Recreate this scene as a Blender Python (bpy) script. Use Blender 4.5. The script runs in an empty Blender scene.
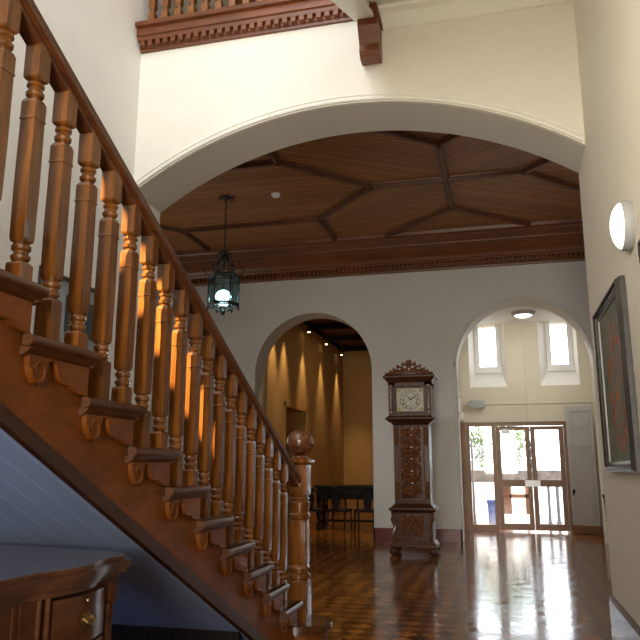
import bpy, bmesh, math, random
from mathutils import Vector, Matrix
random.seed(7)
C = bpy.context.scene.collection
PI = math.pi

# ---------------------------------------------------------------- materials
def _nt(name):
    m = bpy.data.materials.new(name); m.use_nodes = True
    nt = m.node_tree; b = nt.nodes['Principled BSDF']
    return m, nt, b
def N(nt, t, **kw):
    n = nt.nodes.new(t)
    for k, v in kw.items():
        if hasattr(n, k): setattr(n, k, v)
        else: n.inputs[k].default_value = v
    return n
def ramp(nt, fac, stops):
    r = nt.nodes.new('ShaderNodeValToRGB')
    el = r.color_ramp.elements
    while len(el) < len(stops): el.new(0.5)
    for e, (p, c) in zip(el, stops):
        e.position = p; e.color = (*c, 1)
    nt.links.new(fac, r.inputs[0]); return r
def coords(nt, scale=(1, 1, 1), kind='Object', rot=(0, 0, 0)):
    tc = nt.nodes.new('ShaderNodeTexCoord'); mp = nt.nodes.new('ShaderNodeMapping')
    mp.inputs['Scale'].default_value = scale; mp.inputs['Rotation'].default_value = rot
    nt.links.new(tc.outputs[kind], mp.inputs[0]); return mp.outputs[0]
def bump(nt, b, h, s=.2, d=.01):
    n = nt.nodes.new('ShaderNodeBump'); n.inputs['Strength'].default_value = s; n.inputs['Distance'].default_value = d
    nt.links.new(h, n.inputs['Height']); nt.links.new(n.outputs[0], b.inputs['Normal'])
def wood(name, c1, c2, rough=.3, grain=(14, 14, 1.3), spec=.5, kind='Object', coat=0.0, c3=None):
    m, nt, b = _nt(name)
    v = coords(nt, grain, kind)
    n1 = N(nt, 'ShaderNodeTexNoise', Scale=2.2, Detail=6.0, Roughness=.6, Distortion=.6); nt.links.new(v, n1.inputs['Vector'])
    r = ramp(nt, n1.outputs['Fac'], [(.32, c1), (.68, c2)])
    v2 = coords(nt, (1.2, 1.2, 1.2), kind)
    n2 = N(nt, 'ShaderNodeTexNoise', Scale=1.5, Detail=2.0); nt.links.new(v2, n2.inputs['Vector'])
    mx = N(nt, 'ShaderNodeMixRGB', blend_type='MULTIPLY'); mx.inputs[0].default_value = .55
    r2 = ramp(nt, n2.outputs['Fac'], [(.3, (.62, .55, .5)), (.7, (1.15, 1.1, 1.05))])
    nt.links.new(r.outputs[0], mx.inputs[1]); nt.links.new(r2.outputs[0], mx.inputs[2])
    nt.links.new(mx.outputs[0], b.inputs['Base Color'])
    b.inputs['Roughness'].default_value = rough
    b.inputs['Specular IOR Level'].default_value = spec
    b.inputs['Coat Weight'].default_value = coat; b.inputs['Coat Roughness'].default_value = .12
    bump(nt, b, n1.outputs['Fac'], .12, .003)
    return m
def plain(name, col, rough=.6, metal=0., spec=.5, var=.06, sc=3., bmp=.05, bsc=60):
    m, nt, b = _nt(name)
    v = coords(nt)
    n = N(nt, 'ShaderNodeTexNoise', Scale=sc, Detail=4.0); nt.links.new(v, n.inputs['Vector'])
    lo = tuple(max(0, c * (1 - var)) for c in col); hi = tuple(c * (1 + var) for c in col)
    r = ramp(nt, n.outputs['Fac'], [(.3, lo), (.7, hi)])
    nt.links.new(r.outputs[0], b.inputs['Base Color'])
    b.inputs['Roughness'].default_value = rough; b.inputs['Metallic'].default_value = metal
    b.inputs['Specular IOR Level'].default_value = spec
    if bmp:
        n2 = N(nt, 'ShaderNodeTexNoise', Scale=bsc, Detail=3.0); nt.links.new(v, n2.inputs['Vector'])
        bump(nt, b, n2.outputs['Fac'], bmp, .004)
    return m
def emis(name, col, s):
    m, nt, b = _nt(name)
    b.inputs['Base Color'].default_value = (*col, 1)
    b.inputs['Emission Color'].default_value = (*col, 1); b.inputs['Emission Strength'].default_value = s
    return m
def glass(name, col=(1, 1, 1), rough=.0, trans=.9):
    m = bpy.data.materials.new(name); m.use_nodes = True; nt = m.node_tree; nt.nodes.clear()
    o = nt.nodes.new('ShaderNodeOutputMaterial'); t = nt.nodes.new('ShaderNodeBsdfTransparent')
    g = nt.nodes.new('ShaderNodeBsdfGlossy'); mx = nt.nodes.new('ShaderNodeMixShader')
    t.inputs[0].default_value = (*col, 1); g.inputs['Roughness'].default_value = .03
    mx.inputs[0].default_value = 1 - trans
    nt.links.new(t.outputs[0], mx.inputs[1]); nt.links.new(g.outputs[0], mx.inputs[2]); nt.links.new(mx.outputs[0], o.inputs[0])
    return m

M = {}
M['wood'] = wood('stair_wood', (.095, .032, .005), (.25, .087, .013), .24, coat=.5)
M['wood_face'] = wood('string_wood', (.13, .037, .005), (.235, .072, .010), .42, grain=(4, 2.2, 5), spec=.25)
M['wood_dark'] = wood('dark_rail_wood', (0.0680, 0.0198, 0.0063), (0.1360, 0.0432, 0.0117), .28, grain=(10, 1.4, 10), coat=.3)
M['mould'] = wood('string_edge_wood', (.03, .010, .004), (.07, .022, .008), .35, grain=(10, 2, 10))
M['tread'] = wood('tread_wood', (.060, .020, .006), (.115, .040, .012), .3, grain=(1.2, 10, 10), coat=.3)
M['gallery_wood'] = wood('gallery_wood', (.10, .026, .006), (.20, .058, .012), .4, grain=(1.2, 10, 10))
M['ceil_rib'] = wood('rib_wood', (.085, .026, .008), (.14, .045, .013), .4, grain=(3, 3, 3))
M['cornice'] = wood('cornice_wood', (.11, .034, .009), (.19, .062, .017), .38, grain=(1, 8, 8))
M['clock'] = wood('carved_wood', (.032, .010, .004), (.080, .026, .010), .36, grain=(6, 6, 6), spec=.25)
M['clock_hi'] = wood('carved_wood_highlight', (.045, .015, .006), (.20, .075, .028), .22, grain=(20, 20, 20), spec=.6, coat=.4)  # lighter copy of the clock wood: highlights on the relief put into its colour
M['desk'] = wood('walnut_wood', (.045, .014, .004), (.10, .034, .010), .3, grain=(3, 3, 9), coat=.3)
M['desk_top'] = wood('walnut_top_wood', (.07, .035, .024), (.12, .06, .04), .3, grain=(6, 1.2, 6), coat=.9)
M['black_wood'] = wood('ebonised_wood', (.008, .004, .003), (.018, .009, .006), .5, spec=.25)
M['door_wood'] = wood('oak_door_wood', (.15, .065, .022), (.24, .11, .04), .38)
M['panel_dark'] = wood('understair_panel_wood', (.010, .006, .004), (.02, .011, .008), .7, spec=.15)
M['wall'] = plain('cream_plaster', (.78, .74, .65), .75, var=.02)
M['wall_white'] = plain('white_plaster', (.80, .79, .76), .75, var=.02)
M['wall_hall'] = plain('grey_cream_plaster', (.54, .52, .475), .7, var=.06, sc=.8)
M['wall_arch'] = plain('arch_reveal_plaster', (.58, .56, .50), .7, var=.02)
M['wall_vest'] = plain('vestibule_plaster', (.62, .575, .46), .8, var=.03)
M['wall_warm'] = plain('ochre_plaster', (.54, .33, .12), .8, var=.04)
M['trim'] = plain('cream_trim_paint', (.80, .78, .70), .4, var=.02)
M['white'] = plain('white_gloss_paint', (.75, .75, .74), .35, var=.02)
M['leaf_grey'] = plain('pale_grey_door_paint', (.40, .385, .37), .35, var=.03)
M['maroon'] = plain('maroon_paint', (.13, .022, .024), .3, var=.1)
M['skirt'] = wood('skirting_wood', (.05, .014, .010), (.09, .028, .02), .3, grain=(8, 1, 8), coat=.25)
M['brass'] = plain('aged_brass', (.42, .30, .12), .35, metal=1., var=.2)
M['steel'] = plain('brushed_steel', (.5, .5, .5), .4, metal=.8)
M['iron'] = plain('verdigris_iron', (.030, .034, .028), .5, metal=.5, var=.3)
M['dial'] = plain('dial_metal', (.22, .20, .14), .4, metal=.3, var=.1)
M['dial_ink'] = plain('dial_ink', (.05, .04, .03), .5)
M['gilt'] = plain('gilt_spandrel', (.30, .20, .07), .4, metal=.6)
M['glass'] = glass('window_glass')
M['lant_glass'] = glass('lantern_glass', (.55, .8, .85), trans=.82)
M['plastic'] = plain('white_plastic', (.8, .8, .8), .4, var=.01, bmp=0)
M['box'] = plain('grey_box_plastic', (.36, .37, .37), .5, var=.02, bmp=0)
M['frame'] = wood('dark_frame_wood', (.022, .020, .018), (.05, .046, .042), .35, grain=(3, 3, 3))
M['frame_in'] = plain('pewter_slip', (.26, .26, .25), .35, metal=.3, var=.2)
M['lamp_glow'] = emis('lamp_diffuser_glow', (1, .97, .9), 2.2)
M['bulb'] = emis('cool_bulb_glow', (.72, .95, 1), 14)
M['spot_glow'] = emis('spot_glow', (1, .75, .4), 12)
M['ceil_glow'] = emis('ceiling_lamp_glow', (1, .97, .88), 5)
M['paving'] = plain('pale_paving', (.62, .6, .58), .8, var=.1)
M['outwall'] = plain('stone_wall', (.13, .11, .10), .9, var=.45, sc=9)
M['brick'] = plain('brick_pier', (.20, .08, .05), .9, var=.3, sc=12)
M['leafm'] = plain('tree_leaf', (.17, .26, .10), .6, var=.4, sc=3)
M['bark'] = plain('tree_bark', (.2, .16, .12), .9)
M['blue'] = plain('blue_plastic', (.015, .07, .40), .4, var=.05)
M['outwhite'] = plain('sunlit_render', (.9, .88, .84), .8)
M['lilac'] = plain('grey_post_paint', (.16, .16, .19), .6)

# polished parquet
def parquet():
    m, nt, b = _nt('polished_parquet')
    v = coords(nt, (1, 1, 1), 'Object', (0, 0, R(45)))
    br = nt.nodes.new('ShaderNodeTexBrick')
    br.inputs['Scale'].default_value = 1.0
    br.inputs['Brick Width'].default_value = .1428571; br.inputs['Row Height'].default_value = .1428571; br.offset = 0
    br.inputs['Mortar Size'].default_value = .003; br.inputs['Mortar Smooth'].default_value = .1
    br.inputs['Color1'].default_value = (.33, .12, .022, 1); br.inputs['Color2'].default_value = (.08, .022, .005, 1)
    br.inputs['Mortar'].default_value = (.06, .02, .008, 1); br.inputs['Bias'].default_value = -.15
    nt.links.new(v, br.inputs['Vector'])
    v2 = coords(nt, (1, 1, 1))
    n = N(nt, 'ShaderNodeTexNoise', Scale=9.0, Detail=4.0); nt.links.new(v2, n.inputs['Vector'])
    mx = N(nt, 'ShaderNodeMixRGB', blend_type='MULTIPLY'); mx.inputs[0].default_value = .6
    r = ramp(nt, n.outputs['Fac'], [(.3, (.6, .55, .5)), (.7, (1.2, 1.15, 1.1))])
    nt.links.new(br.outputs['Color'], mx.inputs[1]); nt.links.new(r.outputs[0], mx.inputs[2])
    ck_ = nt.nodes.new('ShaderNodeTexChecker'); ck_.inputs['Scale'].default_value = 7.0
    ck_.inputs['Color1'].default_value = (1.15, 1.15, 1.1, 1); ck_.inputs['Color2'].default_value = (.40, .36, .32, 1)
    nt.links.new(v, ck_.inputs['Vector'])
    mc = N(nt, 'ShaderNodeMixRGB', blend_type='MULTIPLY'); mc.inputs[0].default_value = 1
    nt.links.new(mx.outputs[0], mc.inputs[1]); nt.links.new(ck_.outputs['Color'], mc.inputs[2])
    nt.links.new(mc.outputs[0], b.inputs['Base Color'])
    mr = nt.nodes.new('ShaderNodeMapRange'); mr.inputs['From Min'].default_value = .0; mr.inputs['From Max'].default_value = .2
    mr.inputs['To Min'].default_value = .22; mr.inputs['To Max'].default_value = .06
    nt.links.new(br.outputs['Color'], mr.inputs['Value']); nt.links.new(mr.outputs[0], b.inputs['Roughness'])
    b.inputs['Specular IOR Level'].default_value = .6
    b.inputs['Coat Weight'].default_value = .0; b.inputs['Coat Roughness'].default_value = .06
    n3 = N(nt, 'ShaderNodeTexNoise', Scale=5.0, Detail=3.0); nt.links.new(v2, n3.inputs['Vector'])
    bp = nt.nodes.new('ShaderNodeBump'); bp.inputs['Strength'].default_value = .16; bp.inputs['Distance'].default_value = .012
    nt.links.new(n3.outputs['Fac'], bp.inputs['Height'])
    bp2 = nt.nodes.new('ShaderNodeBump'); bp2.inputs['Strength'].default_value = .5; bp2.inputs['Distance'].default_value = .004
    nt.links.new(br.outputs['Fac'], bp2.inputs['Height']); bp2.invert = True
    nt.links.new(bp.outputs[0], bp2.inputs['Normal'])
    nt.links.new(bp2.outputs[0], b.inputs['Normal']); nt.links.new(bp.outputs[0], b.inputs['Coat Normal'])
    return m
def R(d): return math.radians(d)
M['parquet'] = parquet()

# boards running along the U of the UV map (ceiling) or along Y (soffit)
def boards(name, c1, c2, dark, width, kind, axis, rough=.4, line=.06, bstr=.3, vary=.22):
    m, nt, b = _nt(name)
    tc = nt.nodes.new('ShaderNodeTexCoord'); sp = nt.nodes.new('ShaderNodeSeparateXYZ')
    nt.links.new(tc.outputs[kind], sp.inputs[0])
    dv = N(nt, 'ShaderNodeMath', operation='DIVIDE'); dv.inputs[1].default_value = width
    nt.links.new(sp.outputs[axis], dv.inputs[0])
    fr = N(nt, 'ShaderNodeMath', operation='FRACT'); nt.links.new(dv.outputs[0], fr.inputs[0])
    lt = N(nt, 'ShaderNodeMath', operation='LESS_THAN'); lt.inputs[1].default_value = line; nt.links.new(fr.outputs[0], lt.inputs[0])
    mp = nt.nodes.new('ShaderNodeMapping'); mp.inputs['Scale'].default_value = (1.5, 20, 1.5) if axis == 'Y' else (20, 1.5, 1.5)
    nt.links.new(tc.outputs[kind], mp.inputs[0])
    n = N(nt, 'ShaderNodeTexNoise', Scale=2.0, Detail=4.0); nt.links.new(mp.outputs[0], n.inputs['Vector'])
    r = ramp(nt, n.outputs['Fac'], [(.3, c1), (.7, c2)])
    fl = N(nt, 'ShaderNodeMath', operation='FLOOR'); nt.links.new(dv.outputs[0], fl.inputs[0])
    wn = N(nt, 'ShaderNodeTexWhiteNoise', noise_dimensions='1D'); nt.links.new(fl.outputs[0], wn.inputs['W'])
    rv = ramp(nt, wn.outputs['Value'], [(0, (1 - vary,) * 3), (1, (1 + vary,) * 3)])
    mv = N(nt, 'ShaderNodeMixRGB', blend_type='MULTIPLY'); mv.inputs[0].default_value = 1
    nt.links.new(r.outputs[0], mv.inputs[1]); nt.links.new(rv.outputs[0], mv.inputs[2])
    mx = N(nt, 'ShaderNodeMixRGB'); nt.links.new(lt.outputs[0], mx.inputs[0])
    nt.links.new(mv.outputs[0], mx.inputs[1]); mx.inputs[2].default_value = (*dark, 1)
    nt.links.new(mx.outputs[0], b.inputs['Base Color']); b.inputs['Roughness'].default_value = rough
    bp = nt.nodes.new('ShaderNodeBump'); bp.inputs['Strength'].default_value = bstr; bp.inputs['Distance'].default_value = .004; bp.invert = True
    nt.links.new(lt.outputs[0], bp.inputs['Height']); nt.links.new(bp.outputs[0], b.inputs['Normal'])
    return m
M['ceil_boards'] = boards('ceiling_boards', (.24, .090, .020), (.34, .138, .034), (.07, .022, .007), .085, 'UV', 'Y', .45, line=.16)
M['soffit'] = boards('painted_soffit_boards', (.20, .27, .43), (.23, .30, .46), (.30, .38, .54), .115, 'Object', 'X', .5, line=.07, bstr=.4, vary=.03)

# painting on canvas
def canvas():
    m, nt, b = _nt('oil_painting')
    v = coords(nt, (1, 1, 1))
    n = N(nt, 'ShaderNodeTexNoise', Scale=7.0, Detail=7.0, Roughness=.7, Distortion=1.2)
    v1 = coords(nt, (1, 1, .45)); nt.links.new(v1, n.inputs['Vector'])
    r = ramp(nt, n.outputs['Fac'], [(.28, (.03, .03, .025)), (.42, (.13, .14, .11)), (.55, (.20, .22, .17)), (.66, (.14, .10, .07)), (.8, (.36, .36, .30))])
    # orange flower daubs near the middle
    vo = N(nt, 'ShaderNodeTexVoronoi', Scale=9.0); nt.links.new(v, vo.inputs['Vector'])
    lt = N(nt, 'ShaderNodeMath', operation='LESS_THAN'); lt.inputs[1].default_value = .5; nt.links.new(vo.outputs['Distance'], lt.inputs[0])
    tc = nt.nodes.new('ShaderNodeTexCoord')
    gr = nt.nodes.new('ShaderNodeTexGradient'); gr.gradient_type = 'SPHERICAL'
    mp = nt.nodes.new('ShaderNodeMapping'); mp.inputs['Scale'].default_value = (1.5, 2.0, 1.8); mp.inputs['Location'].default_value = (0, 0.1, 0.05)
    nt.links.new(tc.outputs['Object'], mp.inputs[0]); nt.links.new(mp.outputs[0], gr.inputs[0])
    g2 = N(nt, 'ShaderNodeMath', operation='GREATER_THAN'); g2.inputs[1].default_value = .12; nt.links.new(gr.outputs['Fac'], g2.inputs[0])
    ml = N(nt, 'ShaderNodeMath', operation='MULTIPLY'); nt.links.new(lt.outputs[0], ml.inputs[0]); nt.links.new(g2.outputs[0], ml.inputs[1])
    n5 = N(nt, 'ShaderNodeTexNoise', Scale=14.0, Detail=4.0); nt.links.new(v, n5.inputs['Vector'])
    g3 = N(nt, 'ShaderNodeMath', operation='GREATER_THAN'); g3.inputs[1].default_value = .44; nt.links.new(n5.outputs['Fac'], g3.inputs[0])
    ml2 = N(nt, 'ShaderNodeMath', operation='MULTIPLY'); nt.links.new(ml.outputs[0], ml2.inputs[0]); nt.links.new(g3.outputs[0], ml2.inputs[1])
    oc = ramp(nt, vo.outputs['Distance'], [(.1, (.55, .16, .07)), (.4, (.30, .09, .04))])
    mx = N(nt, 'ShaderNodeMixRGB'); nt.links.new(ml2.outputs[0], mx.inputs[0])
    nt.links.new(r.outputs[0], mx.inputs[1]); nt.links.new(oc.outputs[0], mx.inputs[2])
    nt.links.new(mx.outputs[0], b.inputs['Base Color']); b.inputs['Roughness'].default_value = .65
    bump(nt, b, n.outputs['Fac'], .4, .005)
    return m
M['canvas'] = canvas()

# ---------------------------------------------------------------- mesh helpers
def bx(bm, x0, x1, y0, y1, z0, z1, bev=0):
    vs = [bm.verts.new(p) for p in ((x0, y0, z0), (x1, y0, z0), (x1, y1, z0), (x0, y1, z0), (x0, y0, z1), (x1, y0, z1), (x1, y1, z1), (x0, y1, z1))]
    fs = [bm.faces.new([vs[i] for i in f]) for f in ((3, 2, 1, 0), (4, 5, 6, 7), (0, 1, 5, 4), (1, 2, 6, 5), (2, 3, 7, 6), (3, 0, 4, 7))]
    if bev:
        es = set(e for f in fs for e in f.edges)
        bmesh.ops.bevel(bm, geom=list(es), offset=bev, segments=2, affect='EDGES', profile=.6)
def prism(bm, pts, axis, a, b):
    """extrude polygon pts (2D) along axis from a to b. axis x: pts=(y,z); y: (x,z); z: (x,y)"""
    def P(p, t):
        return {'x': (t, p[0], p[1]), 'y': (p[0], t, p[1]), 'z': (p[0], p[1], t)}[axis]
    A = [bm.verts.new(P(p, a)) for p in pts]; B = [bm.verts.new(P(p, b)) for p in pts]
    n = len(pts)
    bm.faces.new(A); bm.faces.new(B[::-1])
    for i in range(n):
        bm.faces.new((A[i], B[i], B[(i + 1) % n], A[(i + 1) % n]))
def loft(bm, secs, cx=0, cy=0, n=16):
    """secs: (z, r, k) k=0 round, 1 square (r = half width)"""
    rings = []
    for z, r, k in secs:
        ring = []
        for i in range(n):
            a = 2 * PI * i / n
            c, s = math.cos(a), math.sin(a)
            q = 1 / max(abs(c), abs(s))
            if k > .5: q = min(q, 1.40)
            f = 1 + (q - 1) * k
            ring.append(bm.verts.new((cx + r * c * f, cy + r * s * f, z)))
        rings.append(ring)
    for A, B in zip(rings, rings[1:]):
        for i in range(n):
            bm.faces.new((A[i], A[(i + 1) % n], B[(i + 1) % n], B[i]))
    bm.faces.new(rings[0][::-1]); bm.faces.new(rings[-1])
def ball(bm, c, r, sc=(1, 1, 1), seg=10):
    m = Matrix.Translation(c) @ Matrix.Diagonal((r * sc[0], r * sc[1], r * sc[2], 1))
    bmesh.ops.create_uvsphere(bm, u_segments=seg, v_segments=max(6, seg // 2 + 2), radius=1, matrix=m)
def tube(bm, pts, r, n=8, closed=False, taper=None):
    pts = [Vector(p) for p in pts]; rings = []
    L = len(pts)
    up = Vector((0, 0, 1))
    for i, p in enumerate(pts):
        if closed: d = pts[(i + 1) % L] - pts[i - 1]
        else: d = pts[min(i + 1, L - 1)] - pts[max(i - 1, 0)]
        d.normalize()
        a = d.cross(up)
        if a.length < .05: a = d.cross(Vector((1, 0, 0)))
        a.normalize(); b = d.cross(a).normalized()
        rr = r * (taper[i] if taper else 1)
        rings.append([bm.verts.new(p + a * rr * math.cos(2 * PI * k / n) + b * rr * math.sin(2 * PI * k / n)) for k in range(n)])
    prs = list(zip(rings, rings[1:])) + ([(rings[-1], rings[0])] if closed else [])
    for A, B in prs:
        for k in range(n):
            bm.faces.new((A[k], A[(k + 1) % n], B[(k + 1) % n], B[k]))
    if not closed:
        bm.faces.new(rings[0][::-1]); bm.faces.new(rings[-1])
def BM(): return bmesh.new()
def obj(name, bm, mat, parent=None, smooth=True, ang=32):
    bmesh.ops.recalc_face_normals(bm, faces=bm.faces)
    if smooth:
        for f in bm.faces: f.smooth = True
        for e in bm.edges:
            if len(e.link_faces) != 2 or e.calc_face_angle(0) > R(ang): e.smooth = False
    me = bpy.data.meshes.new(name); bm.to_mesh(me); bm.free()
    o = bpy.data.objects.new(name, me); C.objects.link(o)
    me.materials.append(mat if not isinstance(mat, str) else M[mat])
    if parent:
        o.parent = parent
        o.matrix_parent_inverse = Matrix.Translation(-Vector(parent.location)) if False else Matrix.Identity(4)
    return o
def center(o):
    """move the mesh origin to its bounding box centre (top-level objects only)"""
    me = o.data; vs = [v.co for v in me.vertices]
    lo = Vector([min(v[i] for v in vs) for i in range(3)]); hi = Vector([max(v[i] for v in vs) for i in range(3)])
    c = (lo + hi) / 2; me.transform(Matrix.Translation(-c)); o.location = Vector(o.location) + c
    return o
def tag(o, label, cat, group=None, kind=None):
    o['label'] = label; o['category'] = cat
    if group: o['group'] = group
    if kind: o['kind'] = kind
    return o
def thing(name, label, cat, loc=(0, 0, 0), rz=0, group=None):
    o = bpy.data.objects.new(name, None); C.objects.link(o); o.location = loc; o.rotation_euler = (0, 0, rz)
    o.empty_display_size = .1
    return tag(o, label, cat, group)
def struct(name, bm, mat, parent=None, label=None, cat=None, **k):
    o = obj(name, bm, mat, parent, **k)
    if not parent: o['kind'] = 'structure'
    if label: o['label'] = label
    if cat: o['category'] = cat
    return o
def copy_part(o, parent):
    c = o.copy(); C.objects.link(c); c.parent = parent; return c

# ================================================================= setting constants
XR = .848; XL = -3.56; YA = 6.15; YA2 = 6.76; YB = 13.2; YB2 = 13.75; YV = 15.49
RISE = .1727; RUN = .3588; Y2 = 5.248
def nose(k): return Y2 - RUN * (k - 2)
def P(y): return .345 + (Y2 - y) * RISE / RUN          # pitch (nosing) line

# ---------------- floor
bm = BM(); bx(bm, -9, 5, -4.2, 21.2, -.15, 0)
struct('floor', bm, 'parquet', smooth=False, label='polished orange-brown parquet floor', cat='floor')

# ---------------- arch walls
def arch_wall(bm, x0, x1, z0, z1, y0, y1, ops, n=44):
    """ops: list of (cx, half, springz, R) segmental or round opening from z0 up"""
    def quad(a, b, c, d): bm.faces.new([bm.verts.new(p) for p in (a, b, c, d)])
    def panel(xa, za, xb, zb):
        for y in (y0, y1): quad((xa, y, za), (xb, y, zb), (xb, y, z1), (xa, y, z1))
    xs = x0
    for cx, half, sp, Rr in sorted(ops):
        a, b = cx - half, cx + half
        if a > xs + 1e-4: panel(xs, z0, a, z0)
        cz = sp - math.sqrt(max(Rr * Rr - half * half, 0))
        an = math.asin(min(1, half / Rr)); pr = None
        for i in range(n + 1):
            t = -an + 2 * an * i / n
            p = (cx + Rr * math.sin(t), cz + Rr * math.cos(t))
            if pr:
                panel(pr[0], pr[1], p[0], p[1])
                quad((pr[0], y0, pr[1]), (p[0], y0, p[1]), (p[0], y1, p[1]), (pr[0], y1, pr[1]))
            pr = p
        for xx in (a, b):
            if x0 + 1e-3 < xx < x1 - 1e-3: quad((xx, y0, z0), (xx, y1, z0), (xx, y1, sp), (xx, y0, sp))
        xs = b
    if xs < x1 - 1e-4: panel(xs, z0, x1, z0)
    for xx in (x0, x1): quad((xx, y0, z0), (xx, y1, z0), (xx, y1, z1), (xx, y0, z1))
    quad((x0, y0, z1), (x1, y0, z1), (x1, y1, z1), (x0, y1, z1))
    bmesh.ops.remove_doubles(bm, verts=bm.verts, dist=1e-4)

GX = -1.0    # right end of the open gallery
AC = -1.356; AH = 2.204; ASP = 4.08; AR = 3.865
bm = BM(); arch_wall(bm, XL, XR, ASP, 5.72, YA, YA2, [(AC, AH, ASP, AR)])
wf = struct('wall_front', bm, 'wall', smooth=False, label='cream wall with a wide segmental arch below the gallery', cat='wall')
bm = BM(); bx(bm, GX, XR, YA, YA2, 5.72, 9.2); struct('arch_wall_upper', bm, 'wall', wf, smooth=False)
# soffit skin in a greyer tone + bead along the arch edge
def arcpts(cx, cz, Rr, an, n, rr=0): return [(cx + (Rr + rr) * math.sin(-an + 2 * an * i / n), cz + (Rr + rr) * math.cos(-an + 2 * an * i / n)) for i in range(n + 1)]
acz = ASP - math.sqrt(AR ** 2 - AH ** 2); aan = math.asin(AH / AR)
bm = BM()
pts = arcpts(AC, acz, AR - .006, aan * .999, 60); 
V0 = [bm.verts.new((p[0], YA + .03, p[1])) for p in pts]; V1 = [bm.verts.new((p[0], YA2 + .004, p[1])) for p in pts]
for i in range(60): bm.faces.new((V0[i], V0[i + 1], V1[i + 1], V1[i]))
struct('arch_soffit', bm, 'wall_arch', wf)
bm = BM()
for rr, r in ((.03, .022), (.075, .010)):
    tube(bm, [(p[0], YA - .005, p[1]) for p in arcpts(AC, acz, AR, aan * .985, 70, rr)], r, 8)
struct('trim_7', bm, 'trim', label='pale bead moulding round the edge of the wide arch', cat='moulding')

# ---------------- left, right, rear walls and void ceiling
bm = BM(); bx(bm, XL - .2, XL, -4.2, YA2, 0, 9.2); struct('wall_left', bm, 'wall_white', smooth=False)
bm = BM(); bx(bm, XR, XR + .55, -4.2, YA2, 0, 9.2); wr = struct('wall_right', bm, 'wall', smooth=False, label='cream wall at the right', cat='wall')
bm = BM(); bx(bm, XL - .2, XR + .55, -4.4, -4.2, 0, 9.2); struct('wall_rear', bm, 'wall_white', smooth=False)
bm = BM(); bx(bm, XL - .2, XR + .55, -4.4, YA2, 9.2, 9.4); struct('ceiling_stair_void', bm, 'wall_white', smooth=False)
bm = BM()
prism(bm, [(XR - .028, 0), (XR + .002, 0), (XR + .002, .235), (XR - .012, .235), (XR - .018, .215), (XR - .030, .20)], 'y', -4.1, YA2)
bm2 = BM()
struct('baseboard_right', bm, 'skirt', label='dark glossy skirting board along the right wall', cat='skirting')
bm = BM(); prism(bm, [(XL, 0), (XL + .028, 0), (XL + .028, .2), (XL + .01, .22), (XL, .22)], 'y', -4.1, YA2); struct('baseboard_left', bm, 'maroon')

# ---------------- hall beyond the arch
HX0, HX1, ZC = -7.6, 3.9, 5.55
bm = BM()
arch_wall(bm, HX0, HX1, 0, ZC + .1, YB, YB2, [(-3.52, 1.18, 3.12, 1.18), (.46, 1.215, 3.12, 1.215)])
wb = struct('wall_back', bm, 'wall_hall', smooth=False, label='grey-cream hall wall with two round-headed archways', cat='wall')
bm = BM()
for cx, rr0 in ((-3.52, 1.18), (.46, 1.215)):
    pts = [(cx - rr0 + .004, 0)] + arcpts(cx, 3.12, rr0 - .004, PI / 2, 40) + [(cx + rr0 - .004, 0)]
    V0 = [bm.verts.new((p[0], YB - .004, p[1])) for p in pts]; V1 = [bm.verts.new((p[0], YB2 + .004, p[1])) for p in pts]
    for i in range(len(pts) - 1): bm.faces.new((V0[i], V0[i + 1], V1[i + 1], V1[i]))
struct('archway_reveal', bm, 'wall_arch', wb)
bm = BM()
cx, rr0 = .46, 1.215
tube(bm, [(cx - rr0 - .03, YB, .25)] + [(p[0], YB, p[1]) for p in arcpts(cx, 3.12, rr0 + .03, PI / 2, 40)] + [(cx + rr0 + .03, YB, .25)], .022, 8)
struct('archway_bead', bm, 'wall_arch', wb)
bm = BM(); bx(bm, HX0 - .2, HX0, YA2, YB2, 0, ZC + .1); struct('wall_hall_left', bm, 'wall_hall', smooth=False)
bm = BM(); bx(bm, HX1, HX1 + .2, YA2 - .3, YB2, 0, ZC + .1); struct('wall_hall_right', bm, 'wall_hall', smooth=False)
bm = BM(); bx(bm, HX0 - .2, XL - .2, YA2 - .3, YA2, 0, ZC + .1); bx(bm, XR + .55, HX1, YA2 - .3, YA2, 0, ZC + .1)
struct('wall_hall_front', bm, 'wall_hall', smooth=False)
bm = BM()
for a, b in ((HX0, -4.70), (-2.34, -.76), (1.68, HX1)):
    bx(bm, a, b, YB - .03, YB, 0, .215)
bx(bm, -.785, -.755, YB - .03, YB2, 0, .215); bx(bm, 1.675, 1.70, YB - .03, YB2, 0, .215)
bx(bm, -2.345, -2.32, YB - .03, YB2, 0, .215)
struct('baseboard_back', bm, 'maroon', smooth=False, label='maroon skirting along the hall back wall', cat='skirting')

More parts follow.
